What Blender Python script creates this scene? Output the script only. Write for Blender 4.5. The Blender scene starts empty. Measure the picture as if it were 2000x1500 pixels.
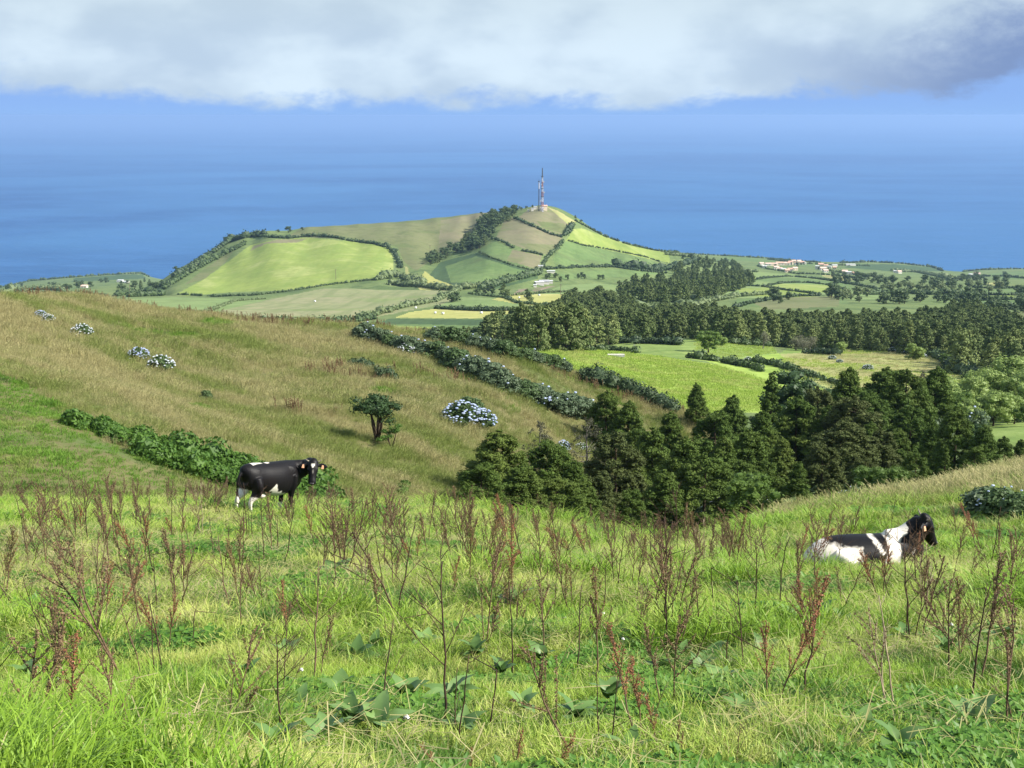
import bpy, bmesh, math, random
import numpy as np
from mathutils import Vector, Matrix, Euler

random.seed(7)
rng = np.random.default_rng(7)
scene = bpy.context.scene
COL = scene.collection

# ------------------------------------------------------------------ camera
FPX = 2600.0
PITCH = math.atan(525.0 / FPX)
SP, CP = math.sin(PITCH), math.cos(PITCH)
cam_data = bpy.data.cameras.new("camera")
cam_data.sensor_width = 36.0
cam_data.lens = 36.0 * FPX / 2000.0
cam_data.clip_start = 0.05
cam_data.clip_end = 400000.0
cam = bpy.data.objects.new("camera", cam_data)
COL.objects.link(cam)
cam.location = (0, 0, 0)
cam.rotation_euler = (math.pi / 2 - PITCH, 0, 0)
scene.camera = cam

# ------------------------------------------------------------------ render / exposure
scene.view_settings.view_transform = 'Standard'
scene.view_settings.look = 'None'
scene.view_settings.gamma = 1.0
scene.view_settings.exposure = 1.15
scene.view_settings.use_curve_mapping = False
scene.render.engine = 'CYCLES'
cy = scene.cycles
cy.use_denoising = True
try:
    cy.denoiser = 'OPENIMAGEDENOISE'
    cy.denoising_input_passes = 'RGB_ALBEDO_NORMAL'
except Exception:
    pass
cy.max_bounces = 5
cy.diffuse_bounces = 3
cy.glossy_bounces = 2
cy.transmission_bounces = 3
cy.volume_bounces = 1
cy.transparent_max_bounces = 8
cy.use_adaptive_sampling = False
scene.render.use_persistent_data = False

# ------------------------------------------------------------------ sun
SUN = Vector((0.80, -0.22, 0.66)).normalized()        # towards the sun
SUN_EL = math.asin(SUN.z)
SUN_AZ = math.atan2(SUN.x, SUN.y)                      # clockwise from +Y
sl = bpy.data.lights.new("sun", 'SUN')
sl.energy = 4.2
sl.angle = math.radians(1.5)
sl.color = (1.0, 0.95, 0.86)
so = bpy.data.objects.new("sun", sl)
COL.objects.link(so)
so.rotation_euler = (-SUN).to_track_quat('-Z', 'Y').to_euler()

# ------------------------------------------------------------------ node helpers
class NT:
    def __init__(self, tree):
        self.t = tree
    def n(self, kind, **kw):
        nd = self.t.nodes.new(kind)
        for k, v in kw.items():
            setattr(nd, k, v)
        return nd
    def l(self, a, b):
        self.t.links.new(a, b)
    def val(self, x, sock):
        if hasattr(x, 'is_output'):
            self.l(x, sock)
        else:
            sock.default_value = x
    def math(self, op, a, b=0.0, c=0.0, clamp=False):
        m = self.n('ShaderNodeMath', operation=op, use_clamp=clamp)
        self.val(a, m.inputs[0]); self.val(b, m.inputs[1])
        if op in ('MULTIPLY_ADD', 'SMOOTH_MIN', 'SMOOTH_MAX'):
            self.val(c, m.inputs[2])
        return m.outputs[0]
    def smooth(self, x, lo, hi):
        m = self.n('ShaderNodeMapRange', interpolation_type='SMOOTHSTEP')
        self.val(x, m.inputs[0]); m.inputs[1].default_value = lo; m.inputs[2].default_value = hi
        return m.outputs[0]
    def mix(self, f, a, b):
        m = self.n('ShaderNodeMix', data_type='RGBA')
        self.val(f, m.inputs[0])
        for s, x in ((m.inputs[6], a), (m.inputs[7], b)):
            if hasattr(x, 'is_output'):
                self.l(x, s)
            else:
                s.default_value = (x[0], x[1], x[2], 1)
        return m.outputs[2]
    def noise(self, vec, scale, detail=3.0, rough=0.5, dist=0.0):
        m = self.n('ShaderNodeTexNoise')
        if vec is not None:
            self.l(vec, m.inputs['Vector'])
        m.inputs['Scale'].default_value = scale
        m.inputs['Detail'].default_value = detail
        m.inputs['Roughness'].default_value = rough
        m.inputs['Distortion'].default_value = dist
        return m.outputs['Fac']
    def mapping(self, vec, scale=(1, 1, 1), rot=(0, 0, 0), loc=(0, 0, 0)):
        m = self.n('ShaderNodeMapping')
        self.l(vec, m.inputs[0])
        m.inputs['Scale'].default_value = scale
        m.inputs['Rotation'].default_value = rot
        m.inputs['Location'].default_value = loc
        return m.outputs[0]

# ------------------------------------------------------------------ world: daylight sky with a broken cloud deck
world = bpy.data.worlds.new("World")
scene.world = world
world.use_nodes = True
w = NT(world.node_tree)
world.node_tree.nodes.clear()
sky = w.n('ShaderNodeTexSky', sky_type='NISHITA', sun_disc=False)
sky.sun_elevation = SUN_EL
sky.sun_rotation = SUN_AZ
sky.altitude = 450
sky.dust_density = 0.6
tc = w.n('ShaderNodeTexCoord')
gen = tc.outputs['Generated']
sep = w.n('ShaderNodeSeparateXYZ'); w.l(gen, sep.inputs[0])
zc = sep.outputs[2]
xc = sep.outputs[0]
SKY_GAIN = 3.0
# air just over the horizon, under the clouds
blue = w.mix(w.smooth(zc, 0.0, 0.02), (1.54, 2.68, 4.98), (1.48, 2.55, 4.85))
# cloud body colour, grey to white
vec_c = w.mapping(gen, scale=(1.0, 1.0, 2.0))
n_big = w.noise(vec_c, 5.0, 6.0, 0.5, 0.3)
n_fine = w.noise(vec_c, 15.0, 5.0, 0.45, 0.1)
tone = w.math('ADD', w.math('MULTIPLY', n_big, 0.6), w.math('MULTIPLY', n_fine, 0.5))
cloud_a = w.mix(w.smooth(tone, 0.44, 0.68), (2.75, 3.50, 4.40), (3.85, 4.65, 5.35))
top_grey = w.mix(w.smooth(zc, 0.035, 0.10), cloud_a, (3.05, 3.70, 4.05))
cloud_a = w.mix(0.5, cloud_a, top_grey)
# height above the horizon of the ragged cloud base (rises beyond azimuth +0.2)
rise = w.math('MULTIPLY', w.smooth(xc, 0.19, 0.42), 0.022)
rise = w.math('ADD', rise, w.math('MULTIPLY', w.smooth(w.math('MULTIPLY', xc, -1.0), 0.24, 0.36), 0.010))
edge_n = w.math('MULTIPLY', w.math('SUBTRACT', w.noise(vec_c, 9.0, 7.0, 0.62, 0.2), 0.5), 0.11)
edge = w.math('ADD', w.math('ADD', rise, edge_n), 0.011)
hgt = w.math('SUBTRACT', zc, edge)
low = w.math('MULTIPLY', w.smooth(hgt, -0.009, 0.013), w.smooth(zc, 0.0, 0.006))
# underside of the deck is darker where it has lifted off the horizon (towards +x)
dark = w.math('MULTIPLY', w.smooth(xc, 0.15, 0.34), w.math('SUBTRACT', 1.0, w.smooth(hgt, 0.016, 0.060)))
cloud_b = w.mix(w.math('MULTIPLY', dark, 0.9), cloud_a, (1.00, 1.55, 2.95))
# overhead: broken cover
cover = w.smooth(w.noise(w.mapping(gen, scale=(1, 1, 1.6)), 2.4, 6.0, 0.55), 0.40, 0.58)
cover2 = w.math('MAXIMUM', cover, w.math('SUBTRACT', 1.0, w.smooth(zc, 0.10, 0.30)))
fac = w.math('MULTIPLY', low, cover2)
nearblue = w.math('SUBTRACT', 1.0, w.smooth(zc, 0.03, 0.16))
base = w.mix(nearblue, sky.outputs[0], blue)
final = w.mix(fac, base, cloud_b)
bg = w.n('ShaderNodeBackground')
w.l(final, bg.inputs[0])
bg.inputs[1].default_value = 0.085
wo = w.n('ShaderNodeOutputWorld')
w.l(bg.outputs[0], wo.inputs[0])

# ------------------------------------------------------------------ tags and mesh helpers
def tag(o, label=None, cat=None, group=None, kind=None):
    if label: o['label'] = label
    if cat: o['category'] = cat
    if group: o['group'] = group
    if kind: o['kind'] = kind
    return o

def mesh_np(name, verts, faces, mats=None, smooth=False, fmat=None):
    """faces: array (n,3) or (n,4), or a list of such arrays."""
    if not isinstance(faces, (list, tuple)):
        faces = [faces]
    faces = [np.asarray(f, dtype=np.int32) for f in faces if len(f)]
    me = bpy.data.meshes.new(name)
    verts = np.asarray(verts, dtype=np.float32)
    me.vertices.add(len(verts))
    me.vertices.foreach_set('co', verts.ravel())
    nl = sum(f.size for f in faces)
    nf = sum(len(f) for f in faces)
    me.loops.add(nl)
    me.polygons.add(nf)
    me.loops.foreach_set('vertex_index', np.concatenate([f.ravel() for f in faces]))
    tot = np.concatenate([np.full(len(f), f.shape[1], dtype=np.int32) for f in faces])
    start = np.concatenate([[0], np.cumsum(tot)[:-1]]).astype(np.int32)
    me.polygons.foreach_set('loop_start', start)
    me.polygons.foreach_set('loop_total', tot)
    if fmat is not None:
        me.polygons.foreach_set('material_index', np.asarray(fmat, dtype=np.int32))
    me.polygons.foreach_set('use_smooth', np.full(nf, bool(smooth)))
    for m in (mats or []):
        me.materials.append(m)
    me.update(calc_edges=True)
    return me

def obj(name, me, parent=None, loc=None):
    o = bpy.data.objects.new(name, me)
    COL.objects.link(o)
    if parent: o.parent = parent
    if loc is not None: o.location = loc
    return o

def empty(name, loc, rz=0.0, s=1.0):
    o = bpy.data.objects.new(name, None)
    COL.objects.link(o)
    o.location = loc
    o.rotation_euler = (0, 0, rz)
    o.scale = (s, s, s)
    o.empty_display_size = 0.2
    return o

class MB:
    """collects geometry of one mesh"""
    def __init__(self):
        self.v = []; self.q = []; self.t = []; self.qm = []; self.tm = []; self.n = 0
    def add(self, v, q=None, t=None, m=0):
        v = np.asarray(v, dtype=np.float64).reshape(-1, 3)
        if q is not None and len(q):
            q = np.asarray(q); self.q.append(q + self.n); self.qm.append(np.full(len(q), m))
        if t is not None and len(t):
            t = np.asarray(t); self.t.append(t + self.n); self.tm.append(np.full(len(t), m))
        self.v.append(v); self.n += len(v)
    def box(self, c, s, m=0, rz=0.0):
        x, y, z = np.array(s) / 2.0
        v = np.array([[-x,-y,-z],[x,-y,-z],[x,y,-z],[-x,y,-z],[-x,-y,z],[x,-y,z],[x,y,z],[-x,y,z]])
        if rz:
            R = np.array([[math.cos(rz), -math.sin(rz), 0], [math.sin(rz), math.cos(rz), 0], [0, 0, 1]])
            v = v @ R.T
        self.add(v + np.array(c), q=[[0,3,2,1],[4,5,6,7],[0,1,5,4],[1,2,6,5],[2,3,7,6],[3,0,4,7]], m=m)
    def tube(self, pts, rad, n=6, m=0, cap=True):
        pts = np.asarray(pts, dtype=float); k = len(pts)
        rad = np.asarray(rad, dtype=float)
        if rad.ndim == 0: rad = np.full(k, float(rad))
        tan = np.gradient(pts, axis=0)
        tan /= np.linalg.norm(tan, axis=1, keepdims=True) + 1e-12
        ref = np.array([0.0, 0, 1]) if abs(tan[:, 2]).mean() < 0.8 else np.array([1.0, 0, 0])
        a = np.cross(tan, ref); a /= np.linalg.norm(a, axis=1, keepdims=True) + 1e-12
        b = np.cross(tan, a)
        th = np.arange(n) / n * 2 * math.pi
        ring = (np.cos(th)[None, :, None] * a[:, None, :] + np.sin(th)[None, :, None] * b[:, None, :])
        if rad.ndim == 1:
            ring = ring * rad[:, None, None]
        v = (pts[:, None, :] + ring).reshape(-1, 3)
        i = np.arange(k - 1)[:, None] * n; j = np.arange(n)[None, :]; j2 = (j + 1) % n
        q = np.stack([i + j, i + j2, i + n + j2, i + n + j], -1).reshape(-1, 4)
        t = []
        if cap:
            v = np.vstack([v, pts[0], pts[-1]])
            c0 = k * n; c1 = c0 + 1; e = (k - 1) * n
            t = [[c0, (x + 1) % n, x] for x in range(n)] + [[c1, e + x, e + (x + 1) % n] for x in range(n)]
        self.add(v, q=q, t=t, m=m)
    def mesh(self, name, mats, smooth=False):
        fs = []; fm = []
        if self.q: fs.append(np.vstack(self.q)); fm.append(np.concatenate(self.qm))
        if self.t: fs.append(np.vstack(self.t)); fm.append(np.concatenate(self.tm))
        return mesh_np(name, np.vstack(self.v), fs, mats, smooth, np.concatenate(fm))

_t = (1 + 5 ** .5) / 2
ICO_V = np.array([[-1,_t,0],[1,_t,0],[-1,-_t,0],[1,-_t,0],[0,-1,_t],[0,1,_t],[0,-1,-_t],[0,1,-_t],[_t,0,-1],[_t,0,1],[-_t,0,-1],[-_t,0,1]], float)
ICO_V /= np.linalg.norm(ICO_V[0])
ICO_T = np.array([[0,11,5],[0,5,1],[0,1,7],[0,7,10],[0,10,11],[1,5,9],[5,11,4],[11,10,2],[10,7,6],[7,1,8],[3,9,4],[3,4,2],[3,2,6],[3,6,8],[3,8,9],[4,9,5],[2,4,11],[6,2,10],[8,6,7],[9,8,1]])

def leaf_cloud(mb, centers, radii, n_per, leaf, m=0, squash=0.8, core=0.72, core_m=None, up=0.25, aspect=1.6, seed=0, jitter=0.28):
    """leaf-sized faces spread over the shells of many clumps, each with a small solid heart"""
    r = np.random.default_rng(seed)
    centers = np.asarray(centers, float); radii = np.asarray(radii, float)
    N = len(centers)
    d = r.normal(size=(N, n_per, 3)); d[..., 2] += up
    d /= np.linalg.norm(d, axis=2, keepdims=True)
    rad = radii[:, None] * (1 + jitter * (r.random((N, n_per)) - 0.6))
    p = centers[:, None, :] + d * rad[..., None] * np.array([1, 1, squash])
    nrm = d + r.normal(scale=0.55, size=d.shape)
    nrm /= np.linalg.norm(nrm, axis=2, keepdims=True)
    a = np.cross(nrm, r.normal(size=d.shape)); a /= np.linalg.norm(a, axis=2, keepdims=True)
    b = np.cross(nrm, a)
    s = leaf * (0.6 + 0.8 * r.random((N, n_per, 1)))
    a = a * s * aspect * 0.5; b = b * s * 0.5
    v = np.stack([p - a, p + b * 0.9, p + a, p - b * 0.9], 2).reshape(-1, 3)
    k = N * n_per
    q = np.arange(k * 4).reshape(k, 4)
    mb.add(v, q=q, m=m)
    if core:
        cv = centers[:, None, :] + ICO_V[None] * (radii * core)[:, None, None] * np.array([1, 1, squash]) * (0.8 + 0.35 * r.random((N, 12, 1)))
        ct = (ICO_T[None] + (np.arange(N) * 12)[:, None, None]).reshape(-1, 3)
        mb.add(cv.reshape(-1, 3), t=ct, m=m if core_m is None else core_m)

# ------------------------------------------------------------------ projection and terrain
def pix_ray(px, py):
    px = np.asarray(px, float); py = np.asarray(py, float)
    y = (750 - py) / FPX; x = (px - 1000) / FPX
    Y = CP + y * SP
    return x / Y, (-SP + y * CP) / Y

def project(X, Y, Z):
    f = Y * CP - Z * SP
    u = Y * SP + Z * CP
    return 1000 + FPX * X / f, 750 - FPX * u / f

def vnoise(x, y, seed=0):
    ix = np.floor(x).astype(np.int64); iy = np.floor(y).astype(np.int64)
    fx = x - ix; fy = y - iy
    fx = fx * fx * (3 - 2 * fx); fy = fy * fy * (3 - 2 * fy)
    def h(a, b):
        k = (a * 374761393 + b * 668265263 + seed * 974634777) & 0xffffffff
        k = ((k ^ (k >> 13)) * 1274126177) & 0xffffffff
        k = k ^ (k >> 16)
        return (k & 0xffffff) / float(0xffffff)
    a = h(ix, iy); b = h(ix + 1, iy); c = h(ix, iy + 1); d = h(ix + 1, iy + 1)
    return (a * (1 - fx) + b * fx) * (1 - fy) + (c * (1 - fx) + d * fx) * fy - 0.5

def fbm(x, y, o=3, seed=0):
    s = 0; amp = 1.0
    for i in range(o):
        s = s + amp * vnoise(x * 2 ** i, y * 2 ** i, seed + i * 17); amp *= 0.5
    return s

class Layer:
    def __init__(self, pts, dmin, dmax, SA=4.0, reg=1e-4, relief=None, amin=-0.62, amax=0.62, cap=None):
        P = np.array(pts, float)
        a, e = pix_ray(P[:, 0], P[:, 1])
        self.SA = SA
        self.c = np.stack([a * SA, np.log(P[:, 2])], 1)
        n = len(P)
        K = self._k(self.c, self.c) + np.eye(n) * reg
        A = np.zeros((n + 3, n + 3)); A[:n, :n] = K
        Q = np.hstack([np.ones((n, 1)), self.c]); A[:n, n:] = Q; A[n:, :n] = Q.T
        self.w = np.linalg.solve(A, np.concatenate([e, np.zeros(3)]))
        self.dmin, self.dmax, self.relief, self.cap = dmin, dmax, relief, cap
        self.amin, self.amax = amin, amax
        self.na, self.nl = 420, 460
        self.ga = np.linspace(amin, amax, self.na)
        self.gl = np.linspace(math.log(dmin), math.log(dmax), self.nl)
        AA, LL = np.meshgrid(self.ga, self.gl, indexing='ij')
        self.E = self._eval(AA.ravel(), LL.ravel()).reshape(self.na, self.nl)
    def _k(self, x, c):
        d2 = ((x[:, None, :] - c[None]) ** 2).sum(-1)
        return 0.5 * d2 * np.log(d2 + 1e-12)
    def _eval(self, a, l):
        out = np.empty(len(a)); x = np.stack([a * self.SA, l], 1); n = len(self.c)
        for i in range(0, len(a), 20000):
            s = x[i:i + 20000]
            out[i:i + 20000] = self._k(s, self.c) @ self.w[:n] + self.w[n] + s @ self.w[n + 1:]
        return out
    def e(self, a, D):
        """slope of sight (z / forward distance)"""
        fa = np.clip((a - self.amin) / (self.amax - self.amin), 0, 1) * (self.na - 1.001)
        fl = np.clip((np.log(D) - self.gl[0]) / (self.gl[-1] - self.gl[0]), 0, 1) * (self.nl - 1.001)
        ia = fa.astype(int); il = fl.astype(int); ta = fa - ia; tl = fl - il
        E = self.E
        r = (E[ia, il] * (1 - ta) + E[ia + 1, il] * ta) * (1 - tl) + (E[ia, il + 1] * (1 - ta) + E[ia + 1, il + 1] * ta) * tl
        if self.relief is not None:
            r = r + self.relief(a * D, D) / D
        if self.cap is not None:
            r = self.cap(a, D, r)
        return r
    def z(self, x, y):
        x = np.asarray(x, float); y = np.maximum(np.asarray(y, float), 0.5)
        return self.e(x / y, y) * y

def rel_pasture(x, y):
    return 0.16 * fbm(x / 2.3, y / 2.3, 3, 3) + 0.35 * fbm(x / 9, y / 9, 2, 5)
def rel_hill(x, y):
    s = (x * 0.55 + y) / 9.0
    return 1.0 * fbm(x / 26, y / 18, 3, 11) + 3.0 * fbm((x * 0.72 - y * 0.69) / 80, (y * 0.72 + x * 0.69) / 17, 2, 21) + .35 * fbm(x / 4, y / 4, 2, 27)
def rel_valley(x, y):
    k = np.clip((y - 100) / 600, 0, 1)
    return (0.8 + 5 * k) * fbm(x / (30 + 120 * k), y / (30 + 120 * k), 3, 31) * 0.7
def rel_far(x, y):
    return 0.5 * fbm(x / 120, y / 120, 3, 41)

# pasture in front
PAST = Layer([
    (-400,1500,4.6),(300,1500,4.6),(1000,1500,4.6),(1700,1500,4.6),(2400,1500,4.7),
    (-400,1235,10),(200,1232,10),(1000,1225,10),(1800,1228,10),(2400,1225,10),
    (-400,1060,20),(200,1062,20),(600,1075,20),(1000,1100,20),(1400,1110,21),(1700,1108,22.5),(2100,1100,22),(2400,1090,22),
    (-300,1000,30),(200,1003,30),(520,1008,29.5),(1000,1050,30),(1350,1075,31),(1600,1050,31),(1800,1030,32),(2300,990,33),
    (-300,975,36),(100,977,36),(520,985,36),(900,1012,37),(1100,1035,38),(1350,1065,38),(1500,1030,40),(1650,998,41),(1800,980,43),(2000,935,48),(2300,900,50),
    (-300,1010,50),(200,1010,50),(600,1020,50),(1000,1080,52),(1350,1110,52),(1560,1050,56),(1700,990,56),(1850,953,60),(2000,918,66),(2300,885,66),
    (0,1200,80),(600,1200,80),(1000,1200,80),(1500,1150,80),(1750,1040,82),(2000,980,88),(2300,960,95)],
    2.0, 95.0, SA=3.0, relief=rel_pasture)

# spur with dry grass on the far side of the gully
SPUR = Layer([
    (-300,990,44),(0,1000,42),(200,1005,46),(500,1000,56),(700,1010,62),(900,1020,68),(1100,1040,78),
    (0,960,47),(0,900,56),(0,820,68),(0,740,86),(150,820,73),(160,880,62),(200,940,54),(350,900,66),(450,850,83),(500,950,64),(640,960,68),
    (900,980,76),(1100,950,98),(1250,960,112),(300,760,104),(450,750,112),(600,800,102),(800,800,108),(1000,850,112),(1000,760,128),
    (0,660,115),(300,680,128),(600,700,135),(850,720,134),(1100,820,128),(1200,860,130),
    (-300,570,140),(0,585,142),(100,590,148),(200,600,152),(300,612,156),(400,622,156),(500,631,156),(600,640,154),(700,650,152),(850,668,152),(1000,692,154),(1100,724,152),(1200,757,150),(1290,795,146),(1400,850,140),
    (0,655,190),(300,680,200),(600,705,200),(900,735,200),(1100,790,196),(1290,880,185),(1450,960,160),
    (0,800,330),(600,850,330),(1000,900,330),(1290,990,300),(1500,1150,200),(1500,1250,120),(1450,1200,90),(1700,1400,150)],
    38.0, 330.0, SA=3.0, relief=rel_hill, amin=-0.55, amax=0.24)

COAST = [(-900,565),(-200,566),(0,561),(60,548),(140,541),(230,534),(275,533),(292,541),(330,548),(600,530),(1000,510),(1300,493),(1400,498),(1500,504),(1600,512),(1660,512),(1700,511),(1760,514),(1820,521),(1850,531),(1868,545),(1884,534),(1900,528),(2000,525),(2300,522),(2900,530)]
CX = np.array([c[0] for c in COAST], float); CY = np.array([c[1] for c in COAST], float)
SEA_Z = -450.0
def cap_valley(a, D, r):
    # the shore cliff: beyond the coast distance the land falls to the sea
    px = 1000 + a * FPX * 1.0
    dc = 3330 + 90 * fbm(a * 14, a * 0 + 3.3, 3, 77)
    z = r * D
    t = np.clip((D - dc) / 60.0, 0, 1)
    z2 = z * (1 - t) + (SEA_Z - 12) * t
    return np.where(D > dc, z2 / D, r)

def coast_pts(D=3300):
    return [(c[0], c[1], D) for c in COAST] + [(c[0], c[1] + 1.5, 3600) for c in COAST[::3]]

VALLEY = Layer([
    # hidden low ground under the spur
    (-400,900,75),(0,1100,75),(500,1150,80),(850,1100,85),(0,800,150),(500,850,150),(900,850,150),
    (0,680,330),(400,710,330),(800,740,300),(0,620,500),(400,650,450),
    # ravine with the grove
    (1000,1035,88),(1150,1050,88),(1300,1060,90),(1500,1005,84),(1700,975,86),(1850,950,92),
    (1200,960,120),(1400,930,120),(1600,930,118),(1850,925,112),(2000,910,118),(2300,900,118),
    (1150,880,150),(1400,865,155),(1650,865,158),(1850,860,150),(2000,850,150),(2300,840,150),
    # bright meadow and its neighbours
    (1300,800,200),(1450,790,205),(1600,775,225),(1150,760,200),(1100,725,235),(1000,690,262),(1250,715,265),(1400,735,255),(1500,750,250),
    (1050,678,285),(1200,684,300),(1350,700,300),(900,700,250),
    (1200,700,330),(1400,690,345),(1550,720,290),(1700,750,265),(1850,745,280),(1950,780,230),(2000,800,212),(2300,790,212),
    (1250,672,390),(1400,668,395),(1500,684,380),(1650,690,370),(1800,700,350),(1880,722,318),(2050,730,300),
    (1300,664,440),(1550,668,450),(1750,676,440),(1900,690,420),(2050,700,380),(2300,700,380),
    # foot of the woods, plain
    (750,662,480),(950,662,470),(1100,668,450),(700,640,590),(850,634,600),(1000,618,640),(600,628,640),(900,602,760),(1050,600,740),
    (1200,625,620),(1450,625,620),(1700,622,640),(1900,626,620),(2050,640,560),(2300,640,560),
    (-300,605,600),(0,604,640),(100,598,700),(300,606,690),(420,612,670),(200,585,900),(400,590,860),(600,585,900),(800,585,900),(0,577,1100),(300,577,1050),
    (640,566,1060),(900,575,940),(1050,580,900),(1150,575,930),(1300,585,860),(1500,588,830),(1650,585,860),(1800,588,820),(2000,600,760),(2300,600,760),
    (1050,556,1120),(1200,556,1130),(1300,548,1250),(1420,562,1120),(1550,562,1130),(1650,566,1100),(1800,570,1040),(2000,575,1000),(2300,575,1000),
    (1250,530,1500),(1400,528,1700),(1550,536,1700),(1700,541,1650),(1850,550,1500),(2000,552,1450),(2300,555,1450),
    (1400,512,2400),(1550,519,2300),(1700,523,2400),(1850,538,2300),(2000,540,2200),(2300,540,2200),
    (0,567,1700),(150,562,1700),(300,560,1600),(0,564,2500),(150,550,2500),(300,550,2400),
    (600,560,1800),(900,550,1800),(600,545,2500),(1000,525,2500)] + coast_pts(),
    66.0, 3800.0, SA=4.0, relief=rel_valley, cap=cap_valley, amin=-0.50, amax=0.52)

RIDGE = [(230,575,1290),(300,556,1330),(340,530,1400),(400,499,1430),(440,480,1440),(480,464,1450),(520,454,1460),(600,447,1480),(650,443,1495),(700,440,1505),(750,437,1510),(800,434,1515),(850,430,1520),(900,426,1525),(930,422,1525),(960,418,1525),(1020,410,1500),(1060,406,1480),(1088,412,1480),(1130,431,1500),(1170,456,1520),(1230,476,1580),(1300,490,1650),(1360,503,1720),(1430,520,1760)]
HILL = Layer(RIDGE + [(r[0], r[1] + 16 , r[2] * 1.16) for r in RIDGE] + [(r[0], r[1] + 60 , r[2] * 1.5) for r in RIDGE] + [
    (150,640,1200),(150,700,1500),(240,600,1150),(300,590,1130),(340,579,1100),(500,584,1070),(640,570,1060),(740,556,1090),(830,572,1030),(930,580,980),(1010,574,1010),(1100,556,1110),(1200,540,1240),(1300,530,1400),(1400,548,1450),(1500,580,1600),(1500,640,1300),
    (340,640,960),(700,640,900),(1000,640,860),(1200,600,1000),(1400,610,1150),
    (380,545,1220),(440,510,1340),(490,480,1400),(600,470,1400),(700,476,1380),(760,490,1340),(700,515,1240),(560,520,1230),(640,545,1150),
    (780,520,1260),(850,490,1370),(920,455,1450),(820,540,1160),
    (900,540,1120),(980,560,1060),(960,500,1210),(1000,480,1270),(1050,495,1240),(1010,440,1380),(1060,460,1340),(1100,445,1400),(1080,425,1440),
    (1060,530,1170),(1120,500,1300),(1150,475,1400),(1200,505,1370),(1230,490,1450),(1280,510,1480)],
    850.0, 2400.0, SA=8.0, relief=rel_far, amin=-0.36, amax=0.22)

LAYERS = {'p': PAST, 's': SPUR, 'v': VALLEY, 'h': HILL}

def hit(px, py, layers='psvh', dmin=4.0, dmax=3700.0, n=700):
    """first ground point met by the sight line; returns (x, y, z)"""
    px = np.atleast_1d(np.asarray(px, float)); py = np.atleast_1d(np.asarray(py, float))
    a, e = pix_ray(px, py)
    Ds = np.geomspace(dmin, dmax, n)
    best = np.full(len(px), np.inf)
    for k in layers:
        L = LAYERS[k]
        for i0 in range(0, len(px), 400):
            s = slice(i0, i0 + 400)
            A = np.repeat(a[s][:, None], n, 1); DD = np.repeat(Ds[None], A.shape[0], 0)
            E = L.e(A.ravel(), DD.ravel()).reshape(A.shape)
            ok = (E >= e[s][:, None]) & (DD >= L.dmin) & (DD <= L.dmax) & (A >= L.amin) & (A <= L.amax)
            anyk = ok.any(1); f = ok.argmax(1)
            # linear refinement
            i = np.arange(len(f)); fm = np.maximum(f - 1, 0)
            g1 = E[i, f] - e[s]; g0 = E[i, fm] - e[s]
            t = np.where((g1 - g0) > 1e-12, np.clip(-g0 / (g1 - g0 + 1e-15), 0, 1), 1.0)
            d = Ds[fm] * (1 - t) + Ds[f] * t
            best[s] = np.where(anyk, np.minimum(best[s], d), best[s])
    bad = ~np.isfinite(best)
    best = np.where(bad, dmax, best)
    return np.stack([a * best, best, e * best], 1)

def ground_z(x, y, layers='psvh'):
    """highest terrain at a map point"""
    x = np.asarray(x, float); y = np.asarray(y, float)
    z = np.full(np.broadcast(x, y).shape, -1e9)
    a = x / y
    for k in layers:
        L = LAYERS[k]
        ok = (y >= L.dmin) & (y <= L.dmax) & (a >= L.amin) & (a <= L.amax)
        z = np.where(ok, np.maximum(z, L.z(x, y)), z)
    return z
# ------------------------------------------------------------------ materials
def new_mat(name):
    m = bpy.data.materials.new(name)
    m.use_nodes = True
    m.node_tree.nodes.clear()
    t = NT(m.node_tree)
    out = t.n('ShaderNodeOutputMaterial')
    return m, t, out

def ground_mat(name, c1, c2, c3=None, big=40.0, small=3.0, bump=0.15, stripe=None, rough=0.95, fine=0.5, stripe_col=None):
    m, t, out = new_mat(name)
    geo = t.n('ShaderNodeNewGeometry')
    pos = geo.outputs['Position']
    n1 = t.noise(pos, 1.0 / big, 4.0, 0.55, 0.3)
    n2 = t.noise(pos, 1.0 / small, 8.0, 0.7)
    f = t.math('ADD', t.math('MULTIPLY', n1, 1.0 - fine), t.math('MULTIPLY', n2, fine))
    col = t.mix(t.smooth(f, 0.38, 0.62), c1, c2)
    if c3 is not None:
        n3 = t.noise(pos, 1.6 / big, 5.0, 0.6, 0.5)
        col = t.mix(t.smooth(n3, 0.50, 0.66), col, c3)
    if stripe is not None:
        ang, width = stripe[0], stripe[1]
        strength = stripe[2] if len(stripe) > 2 else 0.35
        mp = t.mapping(pos, rot=(0, 0, ang), scale=(1, 0.06, 0.0))
        ns = t.noise(mp, 1.0 / width, 3.0, 0.6, 0.0)
        sc = stripe_col or tuple(x * 0.62 for x in c1)
        col = t.mix(t.math('MULTIPLY', t.smooth(ns, 0.45, 0.62), strength), col, sc)
    n5 = t.noise(pos, 1.0 / (small * 2.2), 6.0, 0.75, 0.4)
    col = t.mix(t.math('MULTIPLY', t.smooth(n5, 0.46, 0.62), 0.45), col, tuple(x * 0.66 for x in c1))
    b = t.n('ShaderNodeBsdfPrincipled')
    t.l(col, b.inputs['Base Color'])
    b.inputs['Roughness'].default_value = rough
    b.inputs['Specular IOR Level'].default_value = 0.15
    if bump:
        bp = t.n('ShaderNodeBump'); bp.inputs['Strength'].default_value = 0.9
        bp.inputs['Distance'].default_value = bump
        t.l(n2, bp.inputs['Height']); t.l(bp.outputs[0], b.inputs['Normal'])
    t.l(b.outputs[0], out.inputs[0])
    return m

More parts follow.
